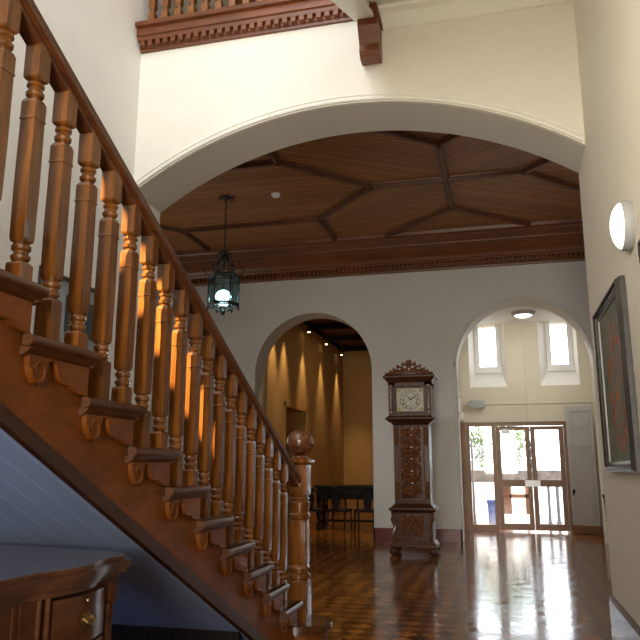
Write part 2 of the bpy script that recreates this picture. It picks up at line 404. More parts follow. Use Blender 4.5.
# panelled ceiling
X0c, Yc = -.61, 10.05
Y1c, Y0c = 7.25, 12.85
bm = BM(); uvl = bm.loops.layers.uv.new('UVMap')
bD = 1.13; bE = 2.27; bM_ = 4.85; bN = 5.98
Yu, Yd = 11.25, 8.85
def pan(pts, ang):
    vs = [bm.verts.new((x, y, ZC)) for x, y in pts]
    f = bm.faces.new(vs)
    c, s = math.cos(R(ang)), math.sin(R(ang))
    for l in f.loops:
        x, y = l.vert.co.x, l.vert.co.y
        l[uvl].uv = (x * c + y * s, -x * s + y * c)
segs = []
for s in (-1, 1):
    def X(d): return X0c + s * d
    for (ya, yb, yc, yd) in ((Yu, 12.4, Y0c, 1), (Yd, 7.7, Y1c, -1)):
        # inner hexagon, border line at yb
        pan([(X(0), Yc), (X(0), ya), (X(1.265), yb), (X(bE), yb), (X(bE), ya), (X(bD), Yc)], s * yd * 32)
        pan([(X(0), ya), (X(1.265), yb), (X(0), yb)], 0)
        pan([(X(bE), ya), (X(bE), yb), (X(bM_), yb), (X(bM_), ya)], 0)
        pan([(X(bM_), ya), (X(bM_), yb), (X(8.2), yb), (X(8.2), Yc), (X(bN), Yc)], s * yd * 32)
        segs += [((X(0), Yc), (X(0), ya)), ((X(0), ya), (X(1.265), yb)), ((X(bD), Yc), (X(bE), ya)), ((X(bE), ya), (X(bE), yb)),
                 ((X(bE), ya), (X(bM_), ya)), ((X(bM_), ya), (X(bM_), yb)), ((X(bM_), ya), (X(bN), Yc))]
        pan([(X(0), yb), (X(8.2), yb), (X(8.2), yc), (X(0), yc)], 0)
    pan([(X(bD), Yc), (X(bE), Yu), (X(bM_), Yu), (X(bN), Yc), (X(bM_), Yd), (X(bE), Yd)], 3)
    segs += [((X(0), Yc), (X(bD), Yc)), ((X(bN), Yc), (X(8.2), Yc))]
struct('ceiling', bm, 'ceil_boards', smooth=False, label='dark boarded wooden ceiling divided by moulded ribs', cat='ceiling')
ceil = bpy.data.objects['ceiling']
bm = BM(); bx(bm, HX0 - .2, HX1 + .2, YA2 - .1, YB2, ZC + .1, ZC + .16); struct('ceiling_deck', bm, 'panel_dark', ceil, smooth=False)
seen = set()
for a, b in segs:
    key = tuple(sorted((tuple(round(v, 3) for v in a), tuple(round(v, 3) for v in b))))
    if key in seen: continue
    seen.add(key)
    if max(a[0], b[0]) > HX1 + .6 or min(a[0], b[0]) < HX0 - .6: continue
    A, B = Vector((*a, 0)), Vector((*b, 0)); d = (B - A).normalized(); A -= d * .03; B += d * .03
    nrm = Vector((-d.y, d.x, 0))
    prof = [(-.058, 0), (-.052, -.018), (-.034, -.024), (-.026, -.065), (.026, -.065), (.034, -.024), (.052, -.018), (.058, 0)]
    bm = BM()
    VA = [bm.verts.new(A + nrm * u + Vector((0, 0, ZC + v))) for u, v in prof]; VB = [bm.verts.new(B + nrm * u + Vector((0, 0, ZC + v))) for u, v in prof]
    n = len(prof)
    for i in range(n): bm.faces.new((VA[i], VA[(i + 1) % n], VB[(i + 1) % n], VB[i]))
    bm.faces.new(VA); bm.faces.new(VB[::-1])
    struct('ceiling_rib', bm, 'ceil_rib', ceil, smooth=False)

# cornice: profile (projection from wall, z)
cprof = [(0, 5.0), (.06, 5.0), (.07, 5.03), (.10, 5.04), (.10, 5.115), (.17, 5.125), (.19, 5.16), (.22, 5.17), (.24, 5.22), (.26, 5.24),
         (.36, 5.33), (.46, 5.37), (.50, 5.375), (.51, 5.40), (.58, 5.42), (.68, 5.46), (.70, 5.49), (.78, 5.495), (.80, 5.55), (0, 5.56)]
bm = BM(); prism(bm, [(YB - p, z) for p, z in cprof], 'x', HX0, HX1)
c1 = struct('trim_1', bm, 'cornice', smooth=True, ang=25, label='deep dark wooden cornice with dentils over the back wall', cat='cornice')
bm = BM()
x = HX0 + .05
while x < HX1 - .05:
    bx(bm, x, x + .045, YB - .155, YB - .095, 5.045, 5.12); x += .085
struct('dentil_course', bm, 'cornice', c1, smooth=False)
bm = BM(); prism(bm, [(HX0 + p, z) for p, z in cprof], 'y', YA2, YB); struct('trim_2', bm, 'cornice', ang=25)
bm = BM(); prism(bm, [(YA2 + p * .5, z) for p, z in cprof], 'x', HX0, HX1); struct('trim_3', bm, 'cornice', ang=25)
bm = BM(); prism(bm, [(HX1 - p, z) for p, z in cprof], 'y', YA2, YB); struct('trim_4', bm, 'cornice', ang=25)

# ---------------- upper corridor behind the gallery
bm = BM(); bx(bm, XL - .2, GX, YA + .1, 9.0, 5.72, 5.95); struct('floor_gallery', bm, 'wood_dark', smooth=False)
bm = BM(); bx(bm, XL - .2, GX + .3, 9.0, 9.1, 5.72, 9.2); struct('wall_gallery', bm, 'wood_dark', smooth=False)
bm = BM(); bx(bm, XL - .3, XL - .2, YA2, 9.0, 5.72, 9.2); bx(bm, GX, GX + .1, YA2, 9.0, 5.72, 9.2); struct('wall_gallery_side', bm, 'wall_vest', smooth=False)
bm = BM(); bx(bm, XL - .3, GX + .3, YA2, 9.1, 9.2, 9.3); struct('ceiling_gallery', bm, 'wall_white', smooth=False)

# ---------------- gallery balustrade
gal = thing('gallery_balustrade', 'orange-brown wooden gallery edge with dentil cornice and balusters above the arch', 'balustrade', (-2.3, YA, 5.7))
def gobj(name, bm, mat, parent, loc, **k):
    for v in bm.verts: v.co -= Vector(loc)
    return obj(name, bm, mat, parent, **k)
GL = (-2.3, YA, 5.7)
gx0, gx1 = XL + .01, -1.16
gp = [(0, 5.66), (.03, 5.66), (.035, 5.69), (.05, 5.695), (.05, 5.745), (.10, 5.75), (.11, 5.785), (.13, 5.795), (.13, 5.875), (.17, 5.885), (.18, 5.91), (.17, 5.935), (0, 5.935)]
bm = BM(); prism(bm, [(YA - p, z) for p, z in gp], 'x', gx0, gx1); gobj('cornice', bm, 'gallery_wood', gal, GL, ang=25)
x = gx0 + .03
while x < gx1 - .05:
    bm = BM(); bx(bm, x, x + .05, YA - .10, YA - .045, 5.697, 5.748); x += .088
    gobj('dentil', bm, 'gallery_wood', gal, GL, smooth=False)

bm = BM(); bx(bm, gx0, gx1, YA - .09, YA + .07, 5.935, 5.975, .01); gobj('base_rail', bm, 'gallery_wood', gal, GL)
bm = BM(); bx(bm, gx0, gx1, YA - .07, YA + .05, 6.875, 6.945, .02); gobj('handrail', bm, 'wood_dark', gal, GL)
def gal_bal(cx):
    bm = BM()
    loft(bm, [(5.975, .036, 1), (6.115, .036, 1), (6.125, .026, 0), (6.145, .038, 0), (6.16, .026, 0), (6.18, .036, 1), (6.645, .030, 1), (6.655, .024, 0), (6.675, .036, 0), (6.695, .024, 0), (6.715, .034, 1), (6.885, .034, 1)], cx, YA - .01)
    return bm
x = gx0 + .11
first = None
while x < gx1 - .05:
    if first is None:
        fx = x; first = gobj('baluster', gal_bal(x), 'wood', gal, GL)
    else:
        c = copy_part(first, gal); c.location = (x - fx, 0, 0)
    x += .155
# corbel
cb = BM()
prism(cb, [(YA + .0, 5.62), (YA - .34, 5.62), (YA - .34, 5.50), (YA - .27, 5.48), (YA - .28, 5.40), (YA - .22, 5.31), (YA - .19, 5.25), (YA - .20, 5.18), (YA - .16, 5.13), (YA - .05, 5.12), (YA, 5.16)], 'x', -1.13, -.94)
prism(cb, [(YA, 5.54), (YA - .36, 5.54), (YA - .36, 5.50), (YA, 5.50)], 'x', -1.145, -.925)


# ---------------- upper flight (only its white end beam and soffit show)
UL = (-.15, 3.2, 4.4)
UYA = YA - .012
upf = thing('upper_staircase', 'white end beam on a wooden bracket and soffit of the upper stair flight', 'staircase', UL)
def su(y): return 5.74 - (UYA - y) * RISE / RUN
bm = BM(); prism(bm, [(UYA, su(UYA)), (.3, su(.3)), (.3, su(.3) + .2), (UYA, su(UYA) + .2)], 'x', GX + .02, XR - .006)
gobj('soffit', bm, 'trim', upf, UL, smooth=False)
gobj('corbel', cb, 'gallery_wood', upf, UL, ang=25)['label'] = 'orange-brown scrolled wooden bracket'
bm = BM(); prism(bm, [(UYA - .002, su(UYA) - .12), (.3, su(.3) - .12), (.3, su(.3) + .34), (UYA - .002, su(UYA) + .34)], 'x', -1.15, GX + .0)
prism(bm, [(UYA - .004, su(UYA) - .14), (.3, su(.3) - .14), (.3, su(.3) - .09), (UYA - .004, su(UYA) - .09)], 'x', -1.17, GX + .03)
gobj('stringer', bm, 'trim', upf, UL, smooth=False)
bm = BM(); 
prism(bm, [(YA, 5.46 + .04), (YA - .03, 5.50), (YA - .04, 5.53), (YA - .08, 5.57), (YA - .10, 5.62), (YA - .16, 5.64), (YA - .2, 5.70), (YA, 5.75)], 'x', GX + .02, XR - .001)
struct('trim_8', bm, 'trim', ang=20, label='cream cornice moulding under the upper stair soffit', cat='moulding')
for i in range(16):
    y0 = .3 + i * RUN; bm = BM(); z = su(y0) + .2
    bx(bm, GX + .02, XR - .01, y0, y0 + RUN + .03, z + .12, z + .16); bx(bm, GX + .02, XR - .01, y0, y0 + .02, z - .02, z + .12)
    gobj('step', bm, 'tread', upf, UL, smooth=False)

# ================================================================= main staircase
ST = (-2.5, 3.0, 0)
st = thing('staircase', 'polished orange-brown wooden staircase rising towards the upper left', 'staircase', ST)
def sobj(name, bm, mat, parent=st, **k): return gobj(name, bm, mat, parent, ST, **k)
XF = -1.518     # outer string face
NK = 16
# outer string
pts = []
for k in range(2, NK + 1):
    yf = nose(k) - .035
    pts += [(yf, RISE * (k - 1) + (.0 if k > 2 else 0)), (yf, RISE * k - .04)]
    pts += [(nose(k + 1) - .035, RISE * k - .04)]
ye = nose(NK + 1) - .035
pts2 = [(y, z) for y, z in pts]
low = .52
bm = BM()
y_floor = Y2 - (low - .345) / (RISE / RUN)
poly = [(Y2 - .035, .10)] + pts2[0:] + [(ye, P(ye) - low), (y_floor, 0.0), (Y2 - .035, 0.0)]
# as strips to avoid bad ngon
Vs = []
for k in range(2, NK + 1):
    ya, yb = nose(k) - .035, nose(k + 1) - .035
    top = RISE * k - .04
    ba, bb = max(0, P(ya) - low), max(0, P(yb) - low)
    if P(yb) - low > 0 > P(ya) - low:
        prism(bm, [(ya, 0), (ya, top), (yb, top), (yb, bb), (y_floor, 0)], 'x', XF - .018, XF)
    else:
        prism(bm, [(ya, ba), (ya, top), (yb, top), (yb, bb)], 'x', XF - .018, XF)
sobj('outer_string', bm, 'wood_face', smooth=False)
# lower moulding
bm = BM()
for (o0, o1, xo) in ((low, low - .032, .012), (low - .032, low - .042, .006)):
    y1 = Y2 - (o0 - .345) / (RISE / RUN)
    prism(bm, [(y1, .0), (y1 + .1, 0), (ye, P(ye) - o1), (ye, P(ye) - o0)], 'x', XF - .02, XF + xo)
sobj('string_moulding', bm, 'mould', smooth=False)
# wall string
bm = BM(); y1 = Y2 - .1
prism(bm, [(y1, 0), (Y2, 0), (Y2, .5), (ye, P(ye) + .16), (ye, P(ye) - .3)], 'x', XL, XL + .03); sobj('wall_string', bm, 'wood_face', smooth=False)

def half_round(y_front, y_back, z0, z1, n=6):
    r = (z1 - z0) / 2; c = (y_front - r, (z0 + z1) / 2)
    a = [(y_back, z0)] + [(c[0] + r * math.sin(PI * i / n), c[1] - r * math.cos(PI * i / n)) for i in range(n + 1)] + [(y_back, z1)]
    return a
for k in range(2, NK + 1):
    z = RISE * k; yf = nose(k); yb = nose(k + 1) - .035
    bm = BM()
    prism(bm, half_round(yf, yb, z - .038, z), 'x', XL + .03, XF + .045)
    # return nosing, reaching a little behind the next riser
    a = half_round(XF + .06, XF + .02, z - .038, z)
    prism(bm, a, 'y', yb - .035, yf - .006)
    # cove moulding under nosing (front and return)
    prism(bm, [(yf - .035, z - .038), (yf - .012, z - .038), (yf - .018, z - .052), (yf - .035, z - .062)], 'x', XL + .03, XF + .035)
    prism(bm, [(XF, z - .038), (XF + .044, z - .038), (XF + .034, z - .052), (XF + .012, z - .066), (XF, z - .066)], 'y', yb - .02, yf - .012)
    sobj('tread', bm, 'tread', ang=40)
    bm = BM(); bx(bm, XL + .03, XF, yf - .055, yf - .035, z - RISE, z - .04)
    sobj('riser', bm, 'wood', smooth=False)
# scroll brackets
def bracket(k):
    z = RISE * k - .04; yf = nose(k) - .035
    uv = [(0, 0), (.345, 0), (.352, -.03), (.350, -.06), (.338, -.09), (.315, -.112), (.288, -.118), (.262, -.106), (.248, -.082), (.247, -.055),
          (.240, -.030), (.225, -.026), (.210, -.036), (.200, -.056), (.190, -.078), (.170, -.094), (.140, -.102), (.115, -.100), (.095, -.112), (.07, -.122), (.03, -.127), (0, -.129)]
    bm = BM(); prism(bm, [(yf - u, z + v) for u, v in uv], 'x', XF - .002, XF + .020)
    o = sobj('scroll_bracket', bm, 'wood_face', ang=30)
    bm = BM(); c = (.298, -.068); sp = []
    for i in range(26):
        t = i / 25; a = PI * 1.02 - t * 2 * PI * 1.35; r = .046 * (1 - t * .78)
        sp.append((XF + .020, yf - (c[0] + r * math.cos(a + PI)), z + c[1] + r * math.sin(a + PI)))
    tube(bm, sp, .0075, 6, taper=[1 - .5 * i / 25 for i in range(26)])
    rd = [(.24, -.026), (.225, -.021), (.207, -.032), (.196, -.056), (.186, -.076), (.168, -.091), (.14, -.098), (.115, -.096), (.095, -.108), (.07, -.118), (.03, -.123), (.002, -.125)]
    tube(bm, [(XF + .020, yf - u, z + v) for u, v in rd], .005, 6)
    sobj('volute', bm, 'wood_face', o)
for k in range(2, NK + 1): bracket(k)
# bottom bullnose step
bm = BM()
def bull(r, cx, cy, n=28):
    # outline: straight front along y = cy + r, round end towards +x, back
    a = [(XL + .03, cy + r)] + [(cx + r * math.sin(PI * i / n), cy + r * math.cos(PI * i / n)) for i in range(n + 1)] + [(XL + .03, cy - r)]
    return a
prism(bm, bull(.265, -1.56, 5.43), 'z', RISE - .04, RISE - .008)
prism(bm, bull(.257, -1.56, 5.43), 'z', RISE - .009, RISE)
prism(bm, bull(.242, -1.56, 5.43), 'z', RISE - .062, RISE - .04)
bs = sobj('bullnose_tread', bm, 'tread', ang=40)
bm = BM(); prism(bm, bull(.222, -1.56, 5.43), 'z', 0, RISE - .05); sobj('bullnose_riser', bm, 'wood_face', ang=40)
# balusters
XB = -1.562
def baluster_bm(y, zb):
    p = P(y); b = .0315
    zt = p + .875
    bm = BM()
    secs = [(zb, b, 1), (p + .055, b, 1), (p + .062, b * .93, .9), (p + .068, .024, 0), (p + .076, .032, 0), (p + .086, .034, 0), (p + .094, .026, 0),
            (p + .102, .026, 0), (p + .110, .033, 0), (p + .122, .0335, 0), (p + .132, .024, 0), (p + .138, b * .86, .9), (p + .15, b * .92, 1),
            (p + .34, b * .96, 1), (p + .56, b * .93, 1), (p + .585, b * .92, 1), (p + .587, b * 1.02, 1), (p + .593, b * 1.02, 1), (p + .596, b * .96, 1), (p + .655, b * .96, 1), (p + .668, b * .8, .9), (p + .674, .022, 0),
            (p + .682, .031, 0), (p + .694, .033, 0), (p + .702, .025, 0), (p + .712, .025, 0), (p + .720, .0315, 0), (p + .730, .031, 0), (p + .738, .022, 0), (p + .744, b * .9, .9), (p + .752, b, 1)]
    loft(bm, secs, XB, y)
    # top block with raked top
    n = 4; zz = p + .752
    vs = [bm.verts.new((XB + sx * b, y + sy * b, zz)) for sx, sy in ((-1, -1), (1, -1), (1, 1), (-1, 1))]
    vt = [bm.verts.new((XB + sx * b, y + sy * b, zt - sy * b * RISE / RUN)) for sx, sy in ((-1, -1), (1, -1), (1, 1), (-1, 1))]
    bm.faces.new(vs); bm.faces.new(vt)
    for i in range(4): bm.faces.new((vs[i], vs[(i + 1) % 4], vt[(i + 1) % 4], vt[i]))
    return bm
for k in range(2, NK + 1):
    for j in (0, 1):
        y = nose(k) - .036 - j * RUN / 2
        if k == 2 and j == 0: continue
        sobj('baluster', baluster_bm(y, RISE * k), 'wood', ang=18)
# handrail (sloping prism)
hp = [(-.030, -.088), (-.030, -.062), (-.047, -.056), (-.050, -.040), (-.044, -.028), (-.046, -.016), (-.036, -.004), (-.018, .001), (0, .003),
      (.018, .001), (.036, -.004), (.046, -.016), (.044, -.028), (.050, -.040), (.047, -.056), (.030, -.062), (.030, -.088)]
bm = BM(); y0, y1 = nose(NK) - .3, 5.385
def hr(y): return P(y) + .952
VA = [bm.verts.new((XB + u, y0, hr(y0) + v * 1.05)) for u, v in hp]; VB = [bm.verts.new((XB + u, y1, hr(y1) + v * 1.05)) for u, v in hp]
n = len(hp)
for i in range(n): bm.faces.new((VA[i], VA[(i + 1) % n], VB[(i + 1) % n], VB[i]))
bm.faces.new(VA); bm.faces.new(VB[::-1])
sobj('handrail', bm, 'wood_dark', ang=35)
# newel post
nx, ny = -1.55, 5.44
bm = BM(); w = .076
loft(bm, [(RISE, w, 1), (.44, w, 1), (.455, w * .95, 1), (.465, .070, 0), (.475, .086, 0), (.50, .088, 0), (.515, .068, 0), (.53, .068, 0), (.54, .084, 0), (.555, .084, 0), (.57, .066, .6),
          (.60, w * .86, 1), (.88, w * .80, 1), (.90, .062, .3), (.915, .078, 0), (.94, .084, 0), (.955, .070, 0), (.985, .074, .2), (1.03, .08, .2), (1.045, .066, .2), (1.06, .078, 0), (1.075, .064, .4),
          (1.09, w * .92, 1), (1.315, w * .92, 1), (1.325, w * 1.05, 1), (1.335, w * 1.25, 1), (1.355, w * 1.30, 1), (1.365, w * 1.1, 1), (1.375, .05, 0), (1.385, .046, 0)], nx, ny, 24)
nw = sobj('newel_post', bm, 'wood', ang=28)
bm = BM()
for s in (-1, 1):
    for (dx, dy) in ((s, 0), (0, s)):
        # raised panels with a reeded strip on each face
        for zz0, zz1, ww in ((1.12, 1.29, .035), (.63, .85, .03), (.21, .41, .04)):
            bm = BM()
            q = w * (.92 if zz0 > 1 else (.83 if zz0 > .5 else 1))
            if dx: bx(bm, nx + dx * q - .004, nx + dx * q + .004, ny - ww, ny + ww, zz0, zz1)
            else: bx(bm, nx - ww, nx + ww, ny + dy * q - .004, ny + dy * q + .004, zz0, zz1)
            sobj('raised_panel', bm, 'wood', nw, smooth=False)
bm = BM()
secs = [(1.383, .048, 0), (1.395, .062, 0)]
for i in range(0, 17):
    a = -PI / 2 + PI * (i + 1.2) / 18.4
    r = .108 * math.cos(a)
    z = 1.49 + .098 * math.sin(a)
    if 7 <= i <= 8: r *= .975
    secs.append((z, max(r, .004), 0))
loft(bm, secs, nx, ny, 24)
fin = sobj('ball_finial', bm, 'wood_dark', nw, ang=40)
fin['label'] = 'dark carved ball on top of the newel'
bm = BM()
for i in range(12):
    a = 2 * PI * i / 12
    for t in range(2):
        pass
    tube(bm, [(nx + (.108 * math.cos(e) + .001) * math.cos(a), ny + (.108 * math.cos(e) + .001) * math.sin(a), 1.49 + .098 * math.sin(e)) for e in [R(x) for x in range(-60, -2, 8)]], .006, 6)
sobj('carved_gadroon', bm, 'wood_dark', fin)
# soffit boards
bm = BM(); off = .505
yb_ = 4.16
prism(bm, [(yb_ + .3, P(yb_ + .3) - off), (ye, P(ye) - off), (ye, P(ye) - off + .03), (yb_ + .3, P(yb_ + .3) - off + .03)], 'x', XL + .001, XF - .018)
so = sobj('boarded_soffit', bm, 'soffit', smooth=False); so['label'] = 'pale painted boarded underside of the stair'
# landing at top
bm = BM(); yl = ye; bx(bm, XL + .001, XF + .02, -4.1, yl, RISE * NK - .24 + RISE, RISE * NK + RISE); sobj('landing', bm, 'trim', smooth=False)
# dark low panel closing the space
bm = BM(); bx(bm, XL + .03, XF - .05, 4.2, 4.24, 0, P(4.2) - off)
x = XL + .2
while x < XF - .1:
    bx(bm, x, x + .012, 4.192, 4.2, .02, P(4.2) - off - .02); x += .17
sobj('low_panel', bm, 'panel_dark', smooth=False)

# ================================================================= sideboard under the stair
SB = (-1.9, 1.45, 0)
sbd = thing('sideboard', 'dark walnut kneehole sideboard with moulded serpentine top standing under the stair', 'sideboard', SB)
def dobj(name, bm, mat, parent=sbd, **k): return gobj(name, bm, mat, parent, SB, **k)
def yrow(pts, mir=1.5):   # mirror a front outline about y=mir
    return pts + [(x, 2 * mir - y) for x, y in pts[::-1]]
def topshape(o):
    f = [(-2.33, 2.86), (-1.55, 2.72), (-1.455, 2.665), (-1.42 , 2.60), (-1.435, 2.52), (-1.425, 2.42), (-1.395, 2.33), (-1.40, 2.22), (-1.425, 2.15), (-1.433, 2.12), (-1.456, 2.08), (-1.458, 1.95), (-1.45, 1.7)]
    f = yrow(f)
    c = Vector((-1.9, 1.5))
    out = []
    for x, y in f:
        out.append((x + (o if x > -1.7 else 0), y + (o if y > 1.5 else -o) * (1 if abs(y - 1.5) > 1 else .0)))
    return out
bm = BM()
prism(bm, topshape(-.02), 'z', .945, .962); prism(bm, topshape(0), 'z', .925, .948); prism(bm, topshape(-.006), 'z', .918, .926); prism(bm, topshape(-.012), 'z', .905, .918); prism(bm, topshape(-.032), 'z', .88, .906)
dobj('top_edge', bm, 'desk', ang=30)
bm = BM(); prism(bm, topshape(-.022), 'z', .962, .9655); dobj('top_panel', bm, 'desk_top', ang=30)
def pedestal(m):      # m=1 far pedestal, -1 near one
    def Y(y): return y if m == 1 else 3.0 - y
    def rb(bm, x0, x1, y0, y1, z0, z1, bev=0):
        a, b = sorted((Y(y0), Y(y1))); bx(bm, x0, x1, a, b, z0, z1, bev)
    bm = BM(); rb(bm, -2.3, -1.475, 2.02, 2.56, .08, .88); rb(bm, -2.31, -1.455, 2.0, 2.58, 0, .09, .01)
    cab = dobj('cabinet', bm, 'desk', smooth=False)
    bm = BM(); loft(bm, [(.09, .026, 1), (.15, .026, 1), (.16, .02, 0), (.8, .022, 0), (.81, .026, 1), (.88, .026, 1)], -1.465, Y(2.515), 16)
    loft(bm, [(.09, .010, 0), (.88, .010, 0)], -1.458, Y(2.135), 10); loft(bm, [(.09, .009, 0), (.88, .009, 0)], -1.47, Y(2.105), 10)
    dobj('corner_column', bm, 'desk', cab)
    for z0, z1 in ((.71, .868), (.50, .70), (.29, .49), (.10, .28)):
        bm = BM(); n = 10; pts = []
        for i in range(n + 1):
            t = i / n; pts.append((-1.452 + .030 * math.sin(PI * t), Y(2.155 + .32 * t)))
        pts += [(-1.48, Y(2.475)), (-1.48, Y(2.155))]
        prism(bm, pts, 'z', z0, z1)
        d = dobj('drawer', bm, 'desk', cab, ang=40)
        zc = (z0 + z1) / 2; yc = Y(2.305); xs = -1.420
        bm = BM()
        prism(bm, [(yc + .040 * math.cos(2 * PI * i / 16) * (1 if i % 2 else .72), zc + .022 * math.sin(2 * PI * i / 16) * (1 if i % 2 else .75)) for i in range(16)], 'x', xs, xs + .005)
        tube(bm, [(xs + .004, yc - .026, zc + .004), (xs + .02, yc - .024, zc - .008), (xs + .024, yc, zc - .018), (xs + .02, yc + .024, zc - .008), (xs + .004, yc + .026, zc + .004)], .0045, 8)
        dobj('handle', bm, 'brass', d)
        if z0 > .7:
            bm = BM(); ball(bm, (xs - .004, yc + .01, z1 - .022), .008); dobj('keyhole', bm, 'brass', d)
pedestal(1); pedestal(-1)
bm = BM()   # arched apron over the kneehole
ap = [(2.02, .88), (2.02, .72), (1.99, .715), (1.96, .745), (1.93, .75), (1.90, .765), (1.85, .79), (1.78, .80)]
ap = ap + [(3.0 - y, z) for y, z in ap[::-1]]
prism(bm, ap, 'x', -1.50, -1.48); bx(bm, -1.485, -1.474, 1.985, 2.0, .72, .88)
dobj('apron', bm, 'desk', smooth=False)
bm = BM(); bx(bm, -2.3, -2.28, .98, 2.02, 0, .88); dobj('back_panel', bm, 'panel_dark', smooth=False)

# ================================================================= lantern
LX, LY = -4.09, 9.95
LN = (LX, LY, ZC)
ln = thing('hanging_lantern', 'dark metal hexagonal glass lantern with a glowing bulb hanging from the wooden ceiling', 'lantern', LN)
def lobj(name, bm, mat, parent=ln, **k): return gobj(name, bm, mat, parent, LN, **k)
bm = BM(); loft(bm, [(ZC - .05, .02, 0), (ZC - .045, .05, 0), (ZC - .02, .075, 0), (ZC, .08, 0)], LX, LY); 
for i in range(6):
    a = 2 * PI * i / 6; tube(bm, [(LX + r_ * math.cos(a), LY + r_ * math.sin(a), ZC - z_) for r_, z_ in ((.06, .02), (.12, .05), (.14, .02), (.11, .0))], .008, 6)
lobj('ceiling_plate', bm, 'iron')
bm = BM(); z = ZC - .05; i = 0
while z > 4.63:
    pts = []
    for q in range(10):
        a = 2 * PI * q / 10; u = .014 * math.cos(a); v = .028 * math.sin(a)
        pts.append((LX + (u if i % 2 else 0), LY + (0 if i % 2 else u), z - .02 + v))
    tube(bm, pts, .0045, 5, closed=True); z -= .042; i += 1
lobj('chain', bm, 'iron')
zt, zb_, rl = 4.23, 3.78, .235
bm = BM()
for i in range(6):
    a = 2 * PI * i / 6 + .3; c, s = math.cos(a), math.sin(a)
    pr_ = [(.02, 4.60), (.06, 4.63), (.10, 4.60), (.11, 4.54), (.08, 4.50), (.05, 4.52), (.05, 4.55)]
    tube(bm, [(LX + r * c, LY + r * s, z) for r, z in pr_], .008, 6)
    pr_ = [(.02, 4.58), (.05, 4.50), (.11, 4.44), (.16, 4.40), (.17, 4.34), (.14, 4.29), (.18, 4.25), (.235, 4.24)]
    tube(bm, [(LX + r * c, LY + r * s, z) for r, z in pr_], .010, 6)
    pr_ = [(.235, 4.24), (.29, 4.27), (.31, 4.33), (.29, 4.39), (.25, 4.385), (.24, 4.35), (.26, 4.33)]
    tube(bm, [(LX + r * c, LY + r * s, z) for r, z in pr_], .009, 6)
    for (r, z, q) in ((.11, 4.47, .022), (.07, 4.60, .02), (.15, 4.36, .02)):
        ball(bm, (LX + r * c, LY + r * s, z), q, (1, 1, .5), 6)
loft(bm, [(4.50, .02, 0), (4.54, .035, 0), (4.58, .02, 0), (4.66, .012, 0)], LX, LY)
lobj('scroll_crown', bm, 'iron')
bm = BM()
hexp = [(LX + rl * math.cos(2 * PI * i / 6 + .3), LY + rl * math.sin(2 * PI * i / 6 + .3)) for i in range(6)]
for zz, r in ((zt, .018), (zt - .04, .010), (zb_, .018), (zb_ - .03, .012)):
    tube(bm, [(x, y, zz) for x, y in hexp], r, 6, closed=True)
for x, y in hexp:
    tube(bm, [(x, y, zb_ - .05), (x, y, zt + .02)], .013, 6); ball(bm, (x, y, zb_ - .07), .02, (1, 1, 1.4), 6)
lf = lobj('frame', bm, 'iron')
for i in range(6):
    a, b = hexp[i], hexp[(i + 1) % 6]; bm = BM()
    bm.faces.new([bm.verts.new(p) for p in ((*a, zb_), (*b, zb_), (*b, zt), (*a, zt))]); lobj('glass_pane', bm, 'lant_glass', smooth=False)
bm = BM(); ball(bm, (LX, LY, 3.90), .12, (1, 1, .85), 16); lobj('bulb', bm, 'bulb')
bm = BM(); loft(bm, [(3.99, .03, 0), (4.06, .03, 0), (4.08, .012, 0), (4.5, .012, 0)], LX, LY); lobj('lamp_holder', bm, 'iron')
bm = BM()
for i in range(6):
    a = 2 * PI * i / 6 + .3
    tube(bm, [(LX + r * math.cos(a), LY + r * math.sin(a), z) for r, z in ((.235, 3.75), (.15, 3.70), (.10, 3.71), (.05, 3.66), (0.015, 3.67))], .010, 6)
ball(bm, (LX, LY, 3.645), .035, (1, 1, 1.3), 10)
lobj('bottom_finial', bm, 'iron')

# smoke detector
bm = BM(); loft(bm, [(ZC - .055, .045, 0), (ZC - .05, .055, 0), (ZC - .03, .06, 0), (ZC - .025, .07, 0), (ZC, .072, 0)], -3.28, 10.03, 24)
tag(center(obj('smoke_detector', bm, 'plastic')), 'small round white smoke detector on the dark wooden ceiling', 'smoke detector')

# ================================================================= long case clock
KX, KF = -1.512, 12.2      # centre x, front plane
CK = (KX, KF + .3, 0)
ck = thing('longcase_clock', 'tall dark carved wooden longcase clock with square brass dial between the two archways', 'clock', CK)
def kobj(name, bm, mat, parent=ck, **k): return gobj(name, bm, mat, parent, CK, **k)
def kb(bm, hw, z0, z1, yf, bev=0, yb=KF + .56): bx(bm, KX - hw, KX + hw, yf, yb, z0, z1, bev)
def band(bm, hw0, z0, hw1, z1, yf0, yf1, yb=KF + .56):
    A = [bm.verts.new(p) for p in ((KX - hw0, yf0, z0), (KX + hw0, yf0, z0), (KX + hw0, yb, z0), (KX - hw0, yb, z0))]
    B = [bm.verts.new(p) for p in ((KX - hw1, yf1, z1), (KX + hw1, yf1, z1), (KX + hw1, yb, z1), (KX - hw1, yb, z1))]
    bm.faces.new(A[::-1]); bm.faces.new(B)
    for i in range(4): bm.faces.new((A[i], A[(i + 1) % 4], B[(i + 1) % 4], B[i]))
bm = BM(); kb(bm, .395, .13, .17, KF - .02, .008); band(bm, .37, .17, .34, .22, KF, KF + .03)
kb(bm, .33, .22, .66, KF + .04); band(bm, .34, .66, .395, .70, KF + .03, KF - .02); kb(bm, .40, .70, .735, KF - .03, .01); band(bm, .37, .735, .30, .80, KF, KF + .07)
base = kobj('base', bm, 'clock', smooth=False)
bm = BM()
for s in (-1, 1):
    for yy in (KF + .04, KF + .5):
        bm = BM(); ball(bm, (KX + s * .33, yy, .065), .07, (1.1, 1, .93), 12); kobj('bun_foot', bm, 'clock')
